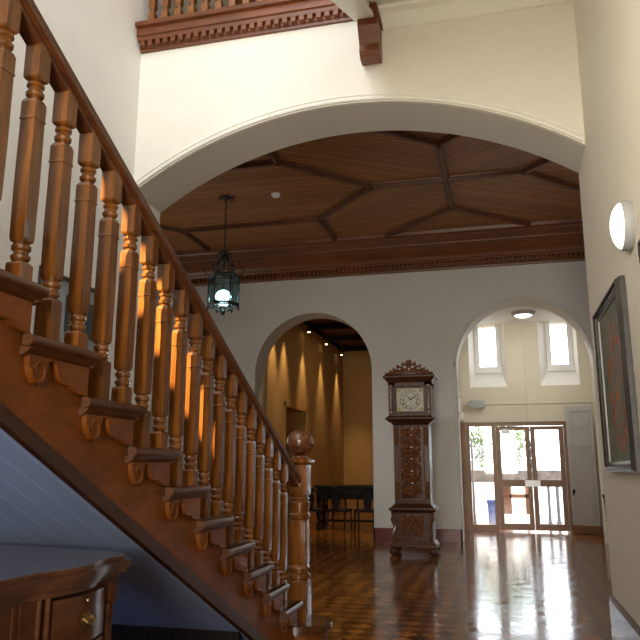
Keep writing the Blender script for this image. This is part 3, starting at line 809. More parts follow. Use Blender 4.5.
def carve(bm, x0, x1, z0, z1, y, dens=1.0, seed=1, r=.014):
    """symmetric carved relief: scrolls, leaves and bosses on plane y"""
    rnd = random.Random(seed); cx = (x0 + x1) / 2; hw = (x1 - x0) / 2; z = z0 + r * 2
    while z < z1 - r * 2:
        h = min(hw * 1.1, z1 - z); m = rnd.choice((0, 1, 2))
        for s in (-1, 1):
            pts = []
            rr = min(hw * .42, h * .42)
            for i in range(16):
                t = i / 15; a = t * 2 * PI * 1.2 + (PI if m == 1 else 0)
                q = rr * (1 - .75 * t)
                pts.append((cx + s * (hw * .5 + q * math.cos(a)), y - r * .4, z + h / 2 + (q * math.sin(a)) * (1 if m != 2 else -1)))
            tube(bm, pts, r, 6, taper=[1.1 - .6 * i / 15 for i in range(16)])
            ball(bm, (cx + s * hw * .5, y, z + h / 2), r * 1.7, seg=8)
            ball(bm, (cx + s * hw * .82, y, z + h * .95), r * 1.6, (1, 1, 1.5), 6)
            ball(bm, (cx + s * hw * .25, y, z + h * .12), r * 1.6, (1.4, 1, .8), 6)
        ball(bm, (cx, y, z + h * .5), r * (2.4 if m else 1.6), (.8, .8, 1.4), 8)
        ball(bm, (cx, y, z + h * .95), r * 1.8, (1.4, .8, .8), 8)
        z += h
def framed(bm, x0, x1, z0, z1, y, w=.018, d=.018):
    bx(bm, x0, x1, y - d, y, z0, z0 + w); bx(bm, x0, x1, y - d, y, z1 - w, z1); bx(bm, x0, x0 + w, y - d, y, z0 + w, z1 - w); bx(bm, x1 - w, x1, y - d, y, z0 + w, z1 - w)
bm = BM(); framed(bm, KX - .22, KX + .22, .27, .62, KF + .04); carve(bm, KX - .20, KX + .20, .29, .61, KF + .03, seed=3, r=.02); carve(bm, KX - .19, KX + .0, .28, .62, KF + .03, seed=9, r=.015); carve(bm, KX, KX + .19, .28, .62, KF + .03, seed=9, r=.015)
for s in (-1, 1):
    tube(bm, [(KX + s * .30, KF + .02, .24), (KX + s * .325, KF - .0, .32), (KX + s * .30, KF + .01, .44), (KX + s * .335, KF - .02, .56), (KX + s * .33, KF, .66)], .032, 8, taper=[1.2, 1.0, .7, 1.1, 1.3])
for i in range(19): ball(bm, (KX - .36 + .04 * i, KF - .0, .19), .017, (1, 1, 1.3), 6)
kobj('base_carving', bm, 'clock_hi', base)
bm = BM(); kb(bm, .305, .80, 2.06, KF + .10); tk = kobj('trunk', bm, 'clock', smooth=False)
bm = BM(); bx(bm, KX - .20, KX + .20, KF + .075, KF + .10, .86, 2.02, .004); dr = kobj('trunk_door', bm, 'clock')
bm = BM(); framed(bm, KX - .20, KX + .20, .86, 2.02, KF + .075); carve(bm, KX - .175, KX + .175, .89, 2.0, KF + .062, seed=5, r=.024); carve(bm, KX - .09, KX + .09, .89, 2.0, KF + .066, seed=12, r=.012); kobj('door_carving', bm, 'clock_hi', dr)
bm = BM()
for s in (-1, 1):
    xx = KX + s * .262; bm = BM()
    carve(bm, xx - .035, xx + .035, 1.72, 2.02, KF + .095, seed=7, r=.010); carve(bm, xx - .035, xx + .035, .86, 1.16, KF + .095, seed=8, r=.010)
    for q in (-.022, 0, .022): bx(bm, xx + q - .006, xx + q + .006, KF + .088, KF + .10, 1.16, 1.70)
    kobj('trunk_pilaster', bm, 'clock_hi', tk)
bm = BM(); band(bm, .31, 2.06, .34, 2.10, KF + .09, KF + .05); band(bm, .35, 2.10, .42, 2.15, KF + .05, KF - .02); kb(bm, .43, 2.15, 2.18, KF - .03, .008); band(bm, .41, 2.18, .38, 2.21, KF, KF + .02)
kb(bm, .37, 2.21, 2.25, KF + .03)
bx(bm, KX - .37, KX - .26, KF + .03, KF + .56, 2.25, 2.76); bx(bm, KX + .26, KX + .37, KF + .03, KF + .56, 2.25, 2.76); kb(bm, .37, 2.70, 2.76, KF + .03); bx(bm, KX - .27, KX + .27, KF + .12, KF + .56, 2.25, 2.71)
band(bm, .375, 2.76, .44, 2.84, KF + .025, KF - .04); kb(bm, .455, 2.84, 2.875, KF - .05, .008); band(bm, .44, 2.875, .40, 2.90, KF - .03, KF)
hd = kobj('hood', bm, 'clock', smooth=False)
bm = BM()
for s in (-1, 1):
    loft(bm, [(2.25, .038, 0), (2.29, .038, 0), (2.31, .022, 0), (2.40, .03, 0), (2.47, .034, 0), (2.50, .022, 0), (2.60, .030, 0), (2.66, .024, 0), (2.68, .038, 0), (2.72, .038, 0)], KX + s * .325, KF + .01, 12)
kobj('hood_column', bm, 'clock_hi', hd)
bm = BM(); framed(bm, KX - .27, KX + .27, 2.25, 2.71, KF + .11, w=.035, d=.04); kobj('hood_door_frame', bm, 'clock', hd, smooth=False)
bm = BM(); bx(bm, KX - .235, KX + .235, KF + .105, KF + .118, 2.285, 2.675); dl = kobj('dial', bm, 'dial', smooth=False)
dl['label'] = 'square pale brass clock dial'
bm = BM(); zc = 2.48; yy = KF + .10
tube(bm, [(KX + .175 * math.cos(2 * PI * i / 36), yy + .003, zc + .165 * math.sin(2 * PI * i / 36)) for i in range(36)], .004, 5, closed=True)
tube(bm, [(KX + .115 * math.cos(2 * PI * i / 36), yy + .003, zc + .110 * math.sin(2 * PI * i / 36)) for i in range(36)], .003, 5, closed=True)
for i, s in enumerate(['XII', 'I', 'II', 'III', 'IIII', 'V', 'VI', 'VII', 'VIII', 'IX', 'X', 'XI']):
    a = PI / 2 - 2 * PI * i / 12; ca, sa = math.cos(a), math.sin(a)
    r0, r1 = .12, .158; nn = min(len(s), 4)
    for q in range(nn):
        off_ = (q - (nn - 1) / 2) * .011
        tube(bm, [(KX + r0 * ca - off_ * sa, yy + .002, zc + r0 * sa + off_ * ca), (KX + r1 * ca - off_ * sa, yy + .002, zc + r1 * sa + off_ * ca)], .0028, 4)
kobj('numeral_ring', bm, 'dial_ink', dl)
bm = BM()
for a, L in ((R(128), .085), (R(30), .13)):
    tube(bm, [(KX, yy - .004, zc), (KX + L * .6 * math.cos(a), yy - .004, zc + L * .6 * math.sin(a)), (KX + L * math.cos(a), yy - .004, zc + L * math.sin(a))], .008, 5, taper=[1.2, .9, .3])
kobj('clock_hand', bm, 'dial_ink', dl)
bm = BM()
for sx in (-1, 1):
    for sz in (-1, 1):
        cxx, czz = KX + sx * .19, zc + sz * .155
        ball(bm, (cxx, yy + .003, czz), .025, (1.2, .3, .9), 8); ball(bm, (cxx - sx * .03, yy + .003, czz + sz * .01), .014, (1.2, .3, .8), 6); ball(bm, (cxx + sx * .01, yy + .003, czz - sz * .03), .014, (.8, .3, 1.2), 6)
kobj('spandrel', bm, 'gilt', dl)
bm = BM()  # pierced crest
hts = []
for s in (-1, 1):
    for (r, cx_, cz_, tr) in ((.055, .07, 2.99, .018), (.05, .16, 2.965, .016), (.036, .235, 2.94, .013), (.026, .30, 2.925, .010)):
        pts = []
        for i in range(16):
            t = i / 15; a = -PI / 2 + t * 2 * PI * 1.15; q = r * (1.1 - .75 * t)
            pts.append((KX + s * (cx_ - q * math.cos(a)), KF + .02, cz_ + q * math.sin(a)))
        tube(bm, pts, tr, 6, taper=[1.2 - .6 * i / 15 for i in range(16)])
        ball(bm, (KX + s * (cx_ + r * .6), KF + .02, cz_ + r * .8), tr * 1.5, (.8, .7, 1.4), 6)
    tube(bm, [(KX + s * .40, KF + .02, 2.905), (KX + s * .30, KF + .02, 2.92), (KX + s * .1, KF + .02, 2.94), (KX, KF + .02, 2.95)], .028, 6, taper=[.5, .8, 1.3, 1.5])
for a in (-50, -25, 0, 25, 50):
    tube(bm, [(KX, KF + .015, 3.0), (KX + .055 * math.sin(R(a)), KF + .005, 3.0 + .07 * math.cos(R(a))), (KX + .085 * math.sin(R(a)), KF + .01, 3.0 + .10 * math.cos(R(a)))], .02, 6, taper=[.7, 1.1, .4])
ball(bm, (KX, KF, 2.97), .045, (1, .6, 1), 10)
for v in bm.verts: v.co.z = 2.90 + (v.co.z - 2.90) * 1.22; v.co.x = KX + (v.co.x - KX) * 1.05
kobj('carved_crest', bm, 'clock_hi', hd)

kq = .90
ck.scale = (kq, kq, .942); ck.location = (KX * kq, (KF + .3) * kq, 0)
# ================================================================= paintings and lamp on right wall
def framed_picture(name, label, face_x, y0, y1, z0, z1, fw, mat_art, cat='painting', wallx=XR):
    loc = (wallx, (y0 + y1) / 2, (z0 + z1) / 2)
    t = thing(name, label, cat, loc)
    s = -1 if face_x < wallx else 1
    d = abs(face_x - wallx)
    bm = BM()
    prof = [(0, 0.004), (0, d * .55), (.012, d * .8), (.02, d), (.035, d), (fw * .5, d * .75), (fw * .75, d * .8), (fw * .85, d * .55), (fw, d * .45), (fw, .004)]
    cors = [(y0, z0, 1, 1), (y1, z0, -1, 1), (y1, z1, -1, -1), (y0, z1, 1, -1)]
    rings = [[bm.verts.new((wallx + s * dd, y + sy * u, z + sz * u)) for u, dd in prof] for y, z, sy, sz in cors]
    for i in range(4):
        A, B = rings[i], rings[(i + 1) % 4]
        for j in range(len(prof) - 1): bm.faces.new((A[j], A[j + 1], B[j + 1], B[j]))
    fr = gobj('frame', bm, 'frame', t, loc, ang=20)
    bm = BM(); u = fw * .92
    for a, b, c, dd in ((y0 + u, y1 - u, z0 + u, z0 + u + .02), (y0 + u, y1 - u, z1 - u - .02, z1 - u), (y0 + u, y0 + u + .02, z0 + u, z1 - u), (y1 - u - .02, y1 - u, z0 + u, z1 - u)):
        bx(bm, *sorted((wallx + s * d * .3, wallx + s * d * .5)), a, b, c, dd)
    gobj('slip', bm, 'frame_in', fr, loc, smooth=False)
    bm = BM(); bx(bm, *sorted((wallx + s * .006, wallx + s * d * .32)), y0 + u, y1 - u, z0 + u, z1 - u); gobj('canvas', bm, mat_art, t, loc, smooth=False)
    return t
framed_picture('framed_painting', 'large dark-framed painting of orange flowers on grey-green hung on the right wall', XR - .065, 4.86, 6.12, 1.265, 2.545, .06, 'canvas')
M['print'] = plain('plaque_face', (.35, .42, .46), .4, var=.3, sc=10)
framed_picture('framed_plaque', 'small dark-framed plaque at the right edge beside the round wall lamp', XR - .03, 3.7, 4.24, 2.43, 2.59, .025, 'print', 'plaque')
M['art2'] = plain('blue_grey_print', (.33, .38, .42), .5, var=.15, sc=2)
M['art2d'] = plain('dark_print', (.03, .035, .04), .4, var=.2)
fp = framed_picture('framed_picture', 'blue-grey framed picture on the white left wall glimpsed between the balusters', XL + .035, 4.75, 5.68, 2.18, 2.9, .03, 'art2', 'picture', XL)
bm = BM(); bx(bm, XL + .012, XL + .02, 5.13, 5.58, 2.42, 2.74)
gobj('dark_image', bm, 'art2d', fp, (XL, (4.75 + 5.68) / 2, (2.18 + 2.9) / 2), smooth=False)

WL = (XR, 4.52, 2.775)
wl = thing('wall_lamp', 'round white glowing bulkhead lamp mounted high on the right wall', 'lamp', WL)
def lathe_x(bm, prof, c, n=32, s=-1):
    rings = []
    for d, r in prof:
        rings.append([bm.verts.new((c[0] + s * d, c[1] + r * math.cos(2 * PI * i / n), c[2] + r * math.sin(2 * PI * i / n))) for i in range(n)])
    for A, B in zip(rings, rings[1:]):
        for i in range(n): bm.faces.new((A[i], A[(i + 1) % n], B[(i + 1) % n], B[i]))
    bm.faces.new(rings[0][::-1]); bm.faces.new(rings[-1])
bm = BM(); lathe_x(bm, [(0, .150), (.008, .156), (.045, .160), (.06, .154), (.062, .14)], WL)
gobj('housing', bm, 'box', wl, WL)
bm = BM(); lathe_x(bm, [(.055, .146), (.068, .142), (.085, .125), (.10, .10), (.11, .07), (.117, .035), (.119, .005)], WL)
gobj('diffuser', bm, 'lamp_glow', wl, WL)

# ================================================================= vestibule
VZ = 4.36; VX0, VX1 = -1.35, 1.98
def cells(bm, xs, zs, holes, y0, y1):
    for i in range(len(xs) - 1):
        for j in range(len(zs) - 1):
            if (i, j) in holes: continue
            bx(bm, xs[i], xs[i + 1], y0, y1, zs[j], zs[j + 1])
bm = BM()
xs = [VX0, -.72, -.60, .17, .86, 1.32, 1.64, VX1]; zs = [0, 2.23, 2.98, 4.36, 4.6]
cells(bm, xs, zs, {(1, 0), (2, 0), (3, 0), (4, 0), (2, 2), (5, 2), (4, 2)}, YV, YV + .5)
struct('wall_vestibule', bm, 'wall_vest', smooth=False, label='cream vestibule wall over the glazed entrance', cat='wall')
bm = BM(); bx(bm, VX0 - .15, VX0, YB2, YV + .5, 0, VZ + .2); bx(bm, VX1, VX1 + .15, YB2, YV + .5, 0, VZ + .2); struct('wall_vestibule_sides', bm, 'wall_vest', smooth=False)
bm = BM(); bx(bm, VX0 - .15, VX1 + .15, YB2, YV + .02, VZ, VZ + .15); struct('ceiling_vestibule', bm, 'wall_white', smooth=False)
# windows: splayed reveal + frame + glass
def high_window(n, x0, x1, gx0_, gx1_):
    z0, z1 = 2.98, 4.40; g0, g1 = 3.36, 4.40; yg = YV + .34
    bm = BM()
    def quad(*p): bm.faces.new([bm.verts.new(q) for q in p])
    quad((x0, YV, z0), (x1, YV, z0), (gx1_, yg, g0), (gx0_, yg, g0))
    quad((x0, YV, z0), (gx0_, yg, g0), (gx0_, yg, g1), (x0, YV, z1)); quad((x1, YV, z0), (gx1_, yg, g0), (gx1_, yg, g1), (x1, YV, z1))
    w = struct('window_%d' % n, bm, 'wall_white', smooth=False, label=('left' if n == 1 else 'right') + ' high vestibule window', cat='window')
    bm = BM(); f = .10
    for a, b, c, d in ((gx0_ + f, gx1_ - f, g0, g0 + f), (gx0_ + f, gx1_ - f, g1 - .03, g1), (gx0_, gx0_ + f, g0, g1), (gx1_ - f, gx1_, g0, g1)):
        bx(bm, a, b, yg - .03, yg + .03, c, d)
    bx(bm, gx0_ - .04, gx1_ + .04, yg - .09, yg, g0 - .05, g0)
    fr = struct('window_frame', bm, 'white', w, smooth=False)
    bm = BM(); bx(bm, gx0_ + f, gx1_ - f, yg - .003, yg + .003, g0 + f, g1 - .03); struct('pane', bm, 'glass', fr, smooth=False)
high_window(1, -.60, .17, -.48, .08); high_window(2, .86, 1.64, 1.04, 1.58)
bm = BM()
for a, b, c, d in ((-.7, -.50, 2.9, 4.6), (.09, 1.02, 2.9, 4.6), (1.60, 1.9, 2.9, 4.6), (-.7, 1.9, 2.9, 3.35)): bx(bm, a, b, YV + .36, YV + .5, c, d)
struct('wall_vestibule_outer', bm, 'wall_white', smooth=False)

# glazed entrance doors
FY = YV + .02
DL = (.31, FY, 0)
gd = BM()
fx = [-.72, 1.32]
bx(gd, fx[0], fx[0] + .06, FY, FY + .12, 0, 2.15); bx(gd, 1.25, 1.32, FY, FY + .12, 0, 2.15); bx(gd, fx[0], 1.32, FY, FY + .12, 2.15, 2.23); bx(gd, -.20, -.12, FY, FY + .12, 0, 2.15)
bx(gd, fx[0] + .06, -.20, FY + .01, FY + .1, 0, .13)
d1 = struct('door_1', gd, 'door_wood', smooth=False, label='brown timber-framed glazed entrance doors with sidelight', cat='door')
bm = BM(); bx(bm, -.66, -.20, FY + .05, FY + .06, .13, 2.15); struct('sidelight_glass', bm, 'glass', d1, smooth=False)
for (a, b, side) in ((-.12, .579, 1), (.580, 1.25, -1)):
    bm = BM(); f = .10
    bx(bm, a + .005, a + f, FY + .03, FY + .08, .03, 2.14); bx(bm, b - f, b - .005, FY + .03, FY + .08, .03, 2.14)
    bx(bm, a + f, b - f, FY + .03, FY + .08, 2.06, 2.14); bx(bm, a + f, b - f, FY + .03, FY + .08, .03, .16); bx(bm, a + f, b - f, FY + .03, FY + .08, .90, 1.04)
    lf_ = struct('door_leaf', bm, 'door_wood', d1, smooth=False)
    bm = BM(); bx(bm, a + f, b - f, FY + .052, FY + .058, .16, .90); bx(bm, a + f, b - f, FY + .052, FY + .058, 1.04, 2.06); struct('pane', bm, 'glass', lf_, smooth=False)
    bm = BM(); h = b - .15 if side == 1 else a + .0; bx(bm, h, h + .15, FY + .012, FY + .029, .905, 1.03); struct('push_plate', bm, 'steel', lf_, smooth=False)
    if side == 1:
        bm = BM(); bx(bm, .0, .17, FY - .01, FY + .05, 1.99, 2.09, .01); struct('door_closer', bm, 'steel', lf_)
# dangling cord on door
bm = BM(); tube(bm, [(.575, FY + .0, 2.12), (.56, FY, 1.9), (.585, FY, 1.7), (.57, FY, 1.5), (.58, FY, 1.25)], .010, 6)
for i in range(7): ball(bm, (.575 + .012 * (-1) ** i, FY, 2.05 - i * .13), .02, (1, .6, 1.6), 6)
struct('hanging_cord', bm, 'box', lf_)['label'] = 'thin white knotted cord'
# brown trim left of door and open white leaf
bm = BM(); bx(bm, -.92, -.72, YV - .03, YV, 0, 2.23); bx(bm, VX0, -.92, YV - .03, YV, 0, .24); bx(bm, VX1 - .03, VX1, YB2, YV, 0, .2); bx(bm, VX0, VX0 + .03, YB2, YV, 0, .2)
struct('trim_5', bm, 'door_wood', smooth=False)
ang = math.atan2(-.22, .52)
OL = (1.30, 15.36, 0)
lf = thing('open_door_leaf', 'tall pale grey panelled door leaf standing open right of the glazed doors', 'door', OL, ang)
bm = BM(); bx(bm, 0, .54, -.02, .02, .17, 2.52, .004); o = obj('door_panel', bm, 'leaf_grey', lf)
bm = BM()
for z0, z1 in ((.27, .78), (.86, 1.62), (1.70, 2.02), (2.08, 2.42)):
    framed_w = .02
    for a, b, c, d in ((.08, .47, z0, z0 + .018), (.08, .47, z1 - .018, z1), (.08, .098, z0 + .018, z1 - .018), (.452, .47, z0 + .018, z1 - .018)): bx(bm, a, b, -.032, -.02, c, d)
obj('panel_moulding', bm, 'leaf_grey', o, smooth=False)
bm = BM(); bx(bm, 0, .54, -.026, .024, .01, .17); obj('kick_board', bm, 'door_wood', lf, smooth=False)
bm = BM(); ball(bm, (.07, -.06, .80), .028, seg=10); tube(bm, [(.07, -.02, .80), (.07, -.05, .80)], .012, 8); bx(bm, .045, .095, -.024, -.019, .74, .86)
obj('door_knob', bm, 'black_wood', o)

bm = BM(); bx(bm, -.754, -.70, 13.30, 13.52, 2.28, 2.56, .008); bx(bm, -.754, -.72, 13.33, 13.48, 2.58, 2.70, .006)
tag(center(obj('control_box', bm, 'plastic')), 'white control box fixed on the left reveal of the right archway', 'electrical box')
# boxes and conduit
bm = BM(); bx(bm, -.62, -.31, YV - .12, YV, 2.53, 2.70, .008); bx(bm, -.70, -.58, YV - .10, YV - .01, 2.58, 2.66)
tag(center(obj('junction_box', bm, 'box')), 'grey rectangular electrical box on the cream wall above the glazed sidelight', 'electrical box')
bm = BM(); bx(bm, -.72, -.62, 15.0, 15.25, 2.36, 2.50, .006); bx(bm, -.745, -.735, 15.0, 15.2, 2.3, 2.7)
bm.free()
bm = BM(); bx(bm, -.92, -.75, YV - .13, YV, 2.28, 2.44, .008)
tag(center(obj('switch_box', bm, 'plastic')), 'small white electrical box at the top left corner of the door frame', 'electrical box')
bm = BM(); tube(bm, [(-.30, YV - .012, 2.61), (VX1 - .01, YV - .012, 2.61)], .011, 6)
tube(bm, [(.56, YV - .012, 2.24), (.56, YV - .012, VZ)], .010, 6)
tag(center(obj('conduit', bm, 'wall_vest')), 'thin cream surface conduit crossing above the glazed doors', 'conduit')
CL = (.55, 14.45, VZ)
cl = thing('ceiling_lamp', 'glowing round white lamp on the vestibule ceiling', 'lamp', CL)
bm = BM(); loft(bm, [(VZ - .07, .20, 0), (VZ - .05, .23, 0), (VZ, .24, 0)], CL[0], CL[1], 28); gobj('rim', bm, 'box', cl, CL)
bm = BM(); loft(bm, [(VZ - .10, .05, 0), (VZ - .095, .12, 0), (VZ - .065, .18, 0), (VZ - .05, .18, 0)], CL[0], CL[1], 28); gobj('diffuser', bm, 'ceil_glow', cl, CL)

# chair half hidden behind the right wall's end, in the hall
# ================================================================= ornate hall stand behind wall end
HL = (1.84, 12.6, 0)
hc = thing('hall_chair', 'dark carved hall chair just peeping past the end of the right wall', 'chair', HL, R(90))
bm = BM(); bx(bm, -.24, .24, -.22, .24, .42, .47, .01); obj('seat', bm, 'black_wood', hc)
for sx, sy in ((-1, -1), (1, -1), (-1, 1), (1, 1)):
    bm = BM(); loft(bm, [(0, .02, 0), (.05, .03, 0), (.12, .018, 0), (.3, .028, 0), (.36, .018, 0), (.42, .026, 1)], sx * .2, sy * .19, 10); obj('leg', bm, 'black_wood', hc)
bm = BM(); prism(bm, [(-.17, .47), (.17, .47), (.19, .72), (.12, .80), (0, .84), (-.12, .80), (-.19, .72)], 'y', .2, .235)
for s in (-1, 1): tube(bm, [(s * .2, .22, .45), (s * .21, .23, .7), (s * .2, .24, .80)], .018, 8); ball(bm, (s * .2, .24, .83), .032, seg=8)
obj('backrest', bm, 'black_wood', hc)

# ================================================================= warm room through the left archway
WX, WY, WZ = -4.62, 21.0, 4.84
bm = BM()
ys = [YB2, 15.02, 16.72, WY]; zs = [0, 2.62, WZ]
for i in range(3):
    for j in range(2):
        if (i, j) == (1, 0): continue
        bx(bm, WX - .2, WX, ys[i], ys[i + 1], zs[j], zs[j + 1])
bx(bm, WX - .8, WX - .75, 14.9, 16.8, 0, 2.8); bx(bm, WX - .8, WX - .2, 14.9, 15.02, 0, 2.8); bx(bm, WX - .8, WX - .2, 16.72, 16.8, 0, 2.8); bx(bm, WX - .8, WX - .2, 14.9, 16.8, 2.62, 2.8)
wl_ = struct('wall_warm_left', bm, 'wall_warm', smooth=False, label='ochre side wall with scalloped downlight in the room beyond', cat='wall')
bm = BM()
bx(bm, WX, WX + .02, 14.92, 15.02, 0, 2.72); bx(bm, WX, WX + .02, 16.72, 16.82, 0, 2.72); bx(bm, WX, WX + .02, 14.92, 16.82, 2.62, 2.72)
struct('doorway_trim', bm, 'wall_warm', wl_, smooth=False)
bm = BM(); bx(bm, WX - .2, -1.5, WY, WY + .2, 0, WZ); struct('wall_warm_far', bm, 'wall_warm', smooth=False)
bm = BM(); bx(bm, -1.52, -1.5 + .02, YB2, WY, 0, WZ); struct('wall_warm_right', bm, 'wall_warm', smooth=False)
bm = BM(); bx(bm, WX - .2, -1.5, YB2, WY, WZ, WZ + .1); struct('ceiling_warm_room', bm, 'ceil_rib', smooth=False)
bm = BM()
for yy in (15.2, 16.9, 18.6, 20.3): bx(bm, WX, -1.5, yy, yy + .18, WZ - .12, WZ)
bx(bm, WX, WX + .07, YB2, WY, WZ - .06, WZ); bx(bm, -3.2, -3.05, YB2, WY, WZ - .1, WZ)
struct('trim_6', bm, 'panel_dark', smooth=False)
bm = BM(); bx(bm, -3.72, -3.70 + .0, WY - .02, WY, 0, 3.1); bx(bm, -3.72, -2.5, WY - .02, WY, 3.08, 3.1); bx(bm, -3.60, -3.58, WY - .03, WY, 0, 2.95); bx(bm, -3.6, -2.5, WY - .03, WY, 2.93, 2.95)
struct('door_2', bm, 'wall_warm', smooth=False, label='ochre door surround on the far wall', cat='door')
spots = [(16.15, 'nearest'), (18.0, 'middle'), (20.1, 'farthest')]
for i, y in enumerate((14.05, 14.85, 16.4, 18.2, 20.1)):
    z = WZ - .26
    lab = ['small brass downlight high on the ochre wall, nearest to the archway', 'small brass downlight on the ochre wall, second from the archway', 'brightest small downlight at the left of the visible row on the ochre wall', 'small glowing downlight in the middle of the visible row on the ochre wall', 'small glowing downlight beside the far corner of the ochre room'][i]
    loc = (WX + .16, y, z)
    t = thing('downlight', lab, 'spotlight', loc, group='downlights along the ochre wall')
    bm = BM(); loft(bm, [(z - .03, .045, 0), (z + .06, .04, 0), (z + .08, .01, 0), (z + .16, .008, 0), (z + .26, .008, 0)], loc[0], y, 14); gobj('housing', bm, 'brass', t, loc)
    bm = BM(); ball(bm, (loc[0], y, z - .03), .034, (1, 1, .5), 10); gobj('lens', bm, 'spot_glow', t, loc)
    L = bpy.data.lights.new('downlight_beam', 'SPOT'); L.energy = 230; L.color = (1, .70, .34); L.spot_size = R(52); L.spot_blend = .8; L.shadow_soft_size = .03
    lo = bpy.data.objects.new('downlight_beam', L); C.objects.link(lo); lo.location = (WX + .17, y, z - .08)
    lo.rotation_euler = (0, R(-6), 0)
# long dark table with chairs
TL = (-3.30, 15.9, 0)
tb = thing('long_table', 'long black-brown carved table standing in the ochre room beyond the archway', 'table', TL)
bm = BM(); bx(bm, -.82, .78, -.32, .32, .84, .90, .01); obj('tabletop', bm, 'black_wood', tb)
bm = BM(); bx(bm, -.76, .72, -.28, .28, .60, .84); obj('apron', bm, 'black_wood', tb, smooth=False)
for sx in (-.72, .68):
    for sy in (-.24, .24):
        bm = BM(); loft(bm, [(0, .045, 1), (.1, .045, 1), (.12, .03, 0), (.25, .055, 0), (.4, .06, 0), (.5, .03, 0), (.55, .045, 1), (.68, .045, 1)], sx, sy, 16); obj('leg', bm, 'black_wood', tb)
bm = BM(); bx(bm, -.72, .68, -.03, .03, .10, .15); bx(bm, -.75, -.69, -.24, .24, .10, .15); bx(bm, .65, .71, -.24, .24, .10, .15); obj('stretcher', bm, 'black_wood', tb, smooth=False)
def side_chair(label, loc, rz):
    t = thing('side_chair', label, 'chair', loc, rz, 'dark chairs at the long table'); t.scale = (1.05, 1, .88)
    bm = BM(); bx(bm, -.22, .22, -.22, .22, .42, .48, .015); obj('seat', bm, 'black_wood', t)
    for sx in (-1, 1):
        bm = BM(); tube(bm, [(sx * .19, -.19, .42), (sx * .20, -.21, .2), (sx * .20, -.20, 0)], .022, 8); obj('leg', bm, 'black_wood', t)
        bm = BM(); tube(bm, [(sx * .18, .19, .45), (sx * .18, .22, .2), (sx * .19, .27, 0)], .022, 8); obj('leg', bm, 'black_wood', t)
    bm = BM()
    pts = []
    for i in range(17):
        a = PI * i / 16; pts.append((-.20 * math.cos(a), .2 + .07 * math.sin(a), .62 + .36 * math.sin(a)))
    tube(bm, [(-.19, .19, .46)] + pts + [(.19, .19, .46)], .02, 8)
    prism(bm, [(-.06, .47), (.06, .47), (.09, .7), (.05, .85), (.08, .96), (-.08, .96), (-.05, .85), (-.09, .7)], 'y', .225, .245)
    obj('backrest', bm, 'black_wood', t)
side_chair('dark round-backed chair at the right end of the long black table', (-2.86, 15.15, 0), R(200))
side_chair('dark round-backed chair at the middle of the long black table', (-3.45, 15.2, 0), R(175))
side_chair('dark round-backed chair at the left of the long black table', (-4.05, 15.25, 0), R(182))
bm = BM(); z = 4.3; loft(bm, [(WZ, .02, 0), (z + .15, .015, 0), (z + .14, .06, 0)], -2.93, 16.2, 10); ball(bm, (-2.93, 16.2, z), .16, (1, 1, 1), 16)
M['shade'] = plain('amber_shade', (.55, .30, .18), .5)
tag(center(obj('pendant_globe', bm, 'shade')), 'round amber pendant globe hanging from the dark ceiling of the ochre room', 'lamp')

# ================================================================= outdoors
bm = BM(); bx(bm, -14, 16, YV + .5, 40, -.2, -.04); struct('ground', bm, 'paving', smooth=False)
bm = BM(); bx(bm, -6, 8, 23.2, 23.5, -.04, 1.5); struct('wall_outside', bm, 'outwhite', smooth=False)
bm = BM(); bx(bm, -1.3, 5.6, 18.9, 19.1, .92, 1.22)
for x in (-1.28, 5.4): bx(bm, x, x + .16, 18.92, 19.08, -.04, .92)
tag(center(obj('stone_rail', bm, 'outwall', smooth=False)), 'grey-brown horizontal barrier rail outside the glazed doors', 'rail')
bm = BM(); bx(bm, -.15, .12, 19.3, 19.6, -.04, .92)
tag(center(obj('brick_pier', bm, 'brick', smooth=False)), 'red-brown brick pier seen low through the left glazed door', 'pier')
fo = thing('timber_frame', 'small brown timber frame standing outside behind the left glazed door', 'frame', (.25, 19.8, 0))
bm = BM(); bx(bm, -.13, -.07, -.03, .03, -.04, .92); bx(bm, .28, .36, -.03, .03, -.04, .92); obj('post', bm, 'door_wood', fo, smooth=False)
bm = BM(); bx(bm, -.13, .36, -.03, .03, .50, .60); obj('crossbar', bm, 'door_wood', fo, smooth=False)
for i in range(3):
    pass
bm = BM(); 
for i in range(3): bx(bm, -.05, .75, 17.6 + i * .3, 17.9 + i * .3, -.04, .02 + i * .07)
tag(center(obj('garden_steps', bm, 'outwhite', smooth=False)), 'pale low steps outside behind the left glazed door', 'steps')
bm = BM(); loft(bm, [(-.04, .08, 1), (.46, .10, 1), (.48, .12, 1), (.54, .11, 1)], -.30, 17.6, 16)
tag(center(obj('waste_bin', bm, 'blue')), 'bright blue plastic bin outside behind the sidelight', 'bin')
for i, (x, y, h, r) in enumerate(((-.93, 17.4, 2.6, .05), (-.72, 17.9, 2.0, .03), (1.02, 18.0, 1.0, .035), (1.22, 18.0, 1.0, .04), (1.42, 18.0, 1.05, .035), (1.62, 18.0, 1.0, .035))):
    bm = BM(); loft(bm, [(-.04, r * 1.4, 1), (.04, r * 1.4, 1), (.05, r, 0), (h - .05, r, 0), (h - .03, r * 1.2, 0), (h, r * .6, 0)], x, y, 12)
    lab = ['thick dark post standing outside at the left of the sidelight', 'thinner grey post standing outside behind the sidelight', 'leftmost of four low grey posts behind the right glazed door', 'second of four low grey posts behind the right glazed door', 'third of four low grey posts behind the right glazed door', 'rightmost of four low grey posts behind the right glazed door'][i]
    tag(center(obj('garden_post', bm, 'lilac')), lab, 'post', 'posts outside the doors')
tr = thing('garden_tree', 'pale green leafy tree outside behind the left glazed door', 'tree', (-.1, 21.2, 0))
bm = BM(); tube(bm, [(0, 0, -.04), (.03, 0, .8), (-.05, .02, 1.6), (0, 0, 2.6)], .09, 8, taper=[1.3, 1, .8, .5]); obj('trunk', bm, 'bark', tr)
bm = BM(); rnd = random.Random(4)
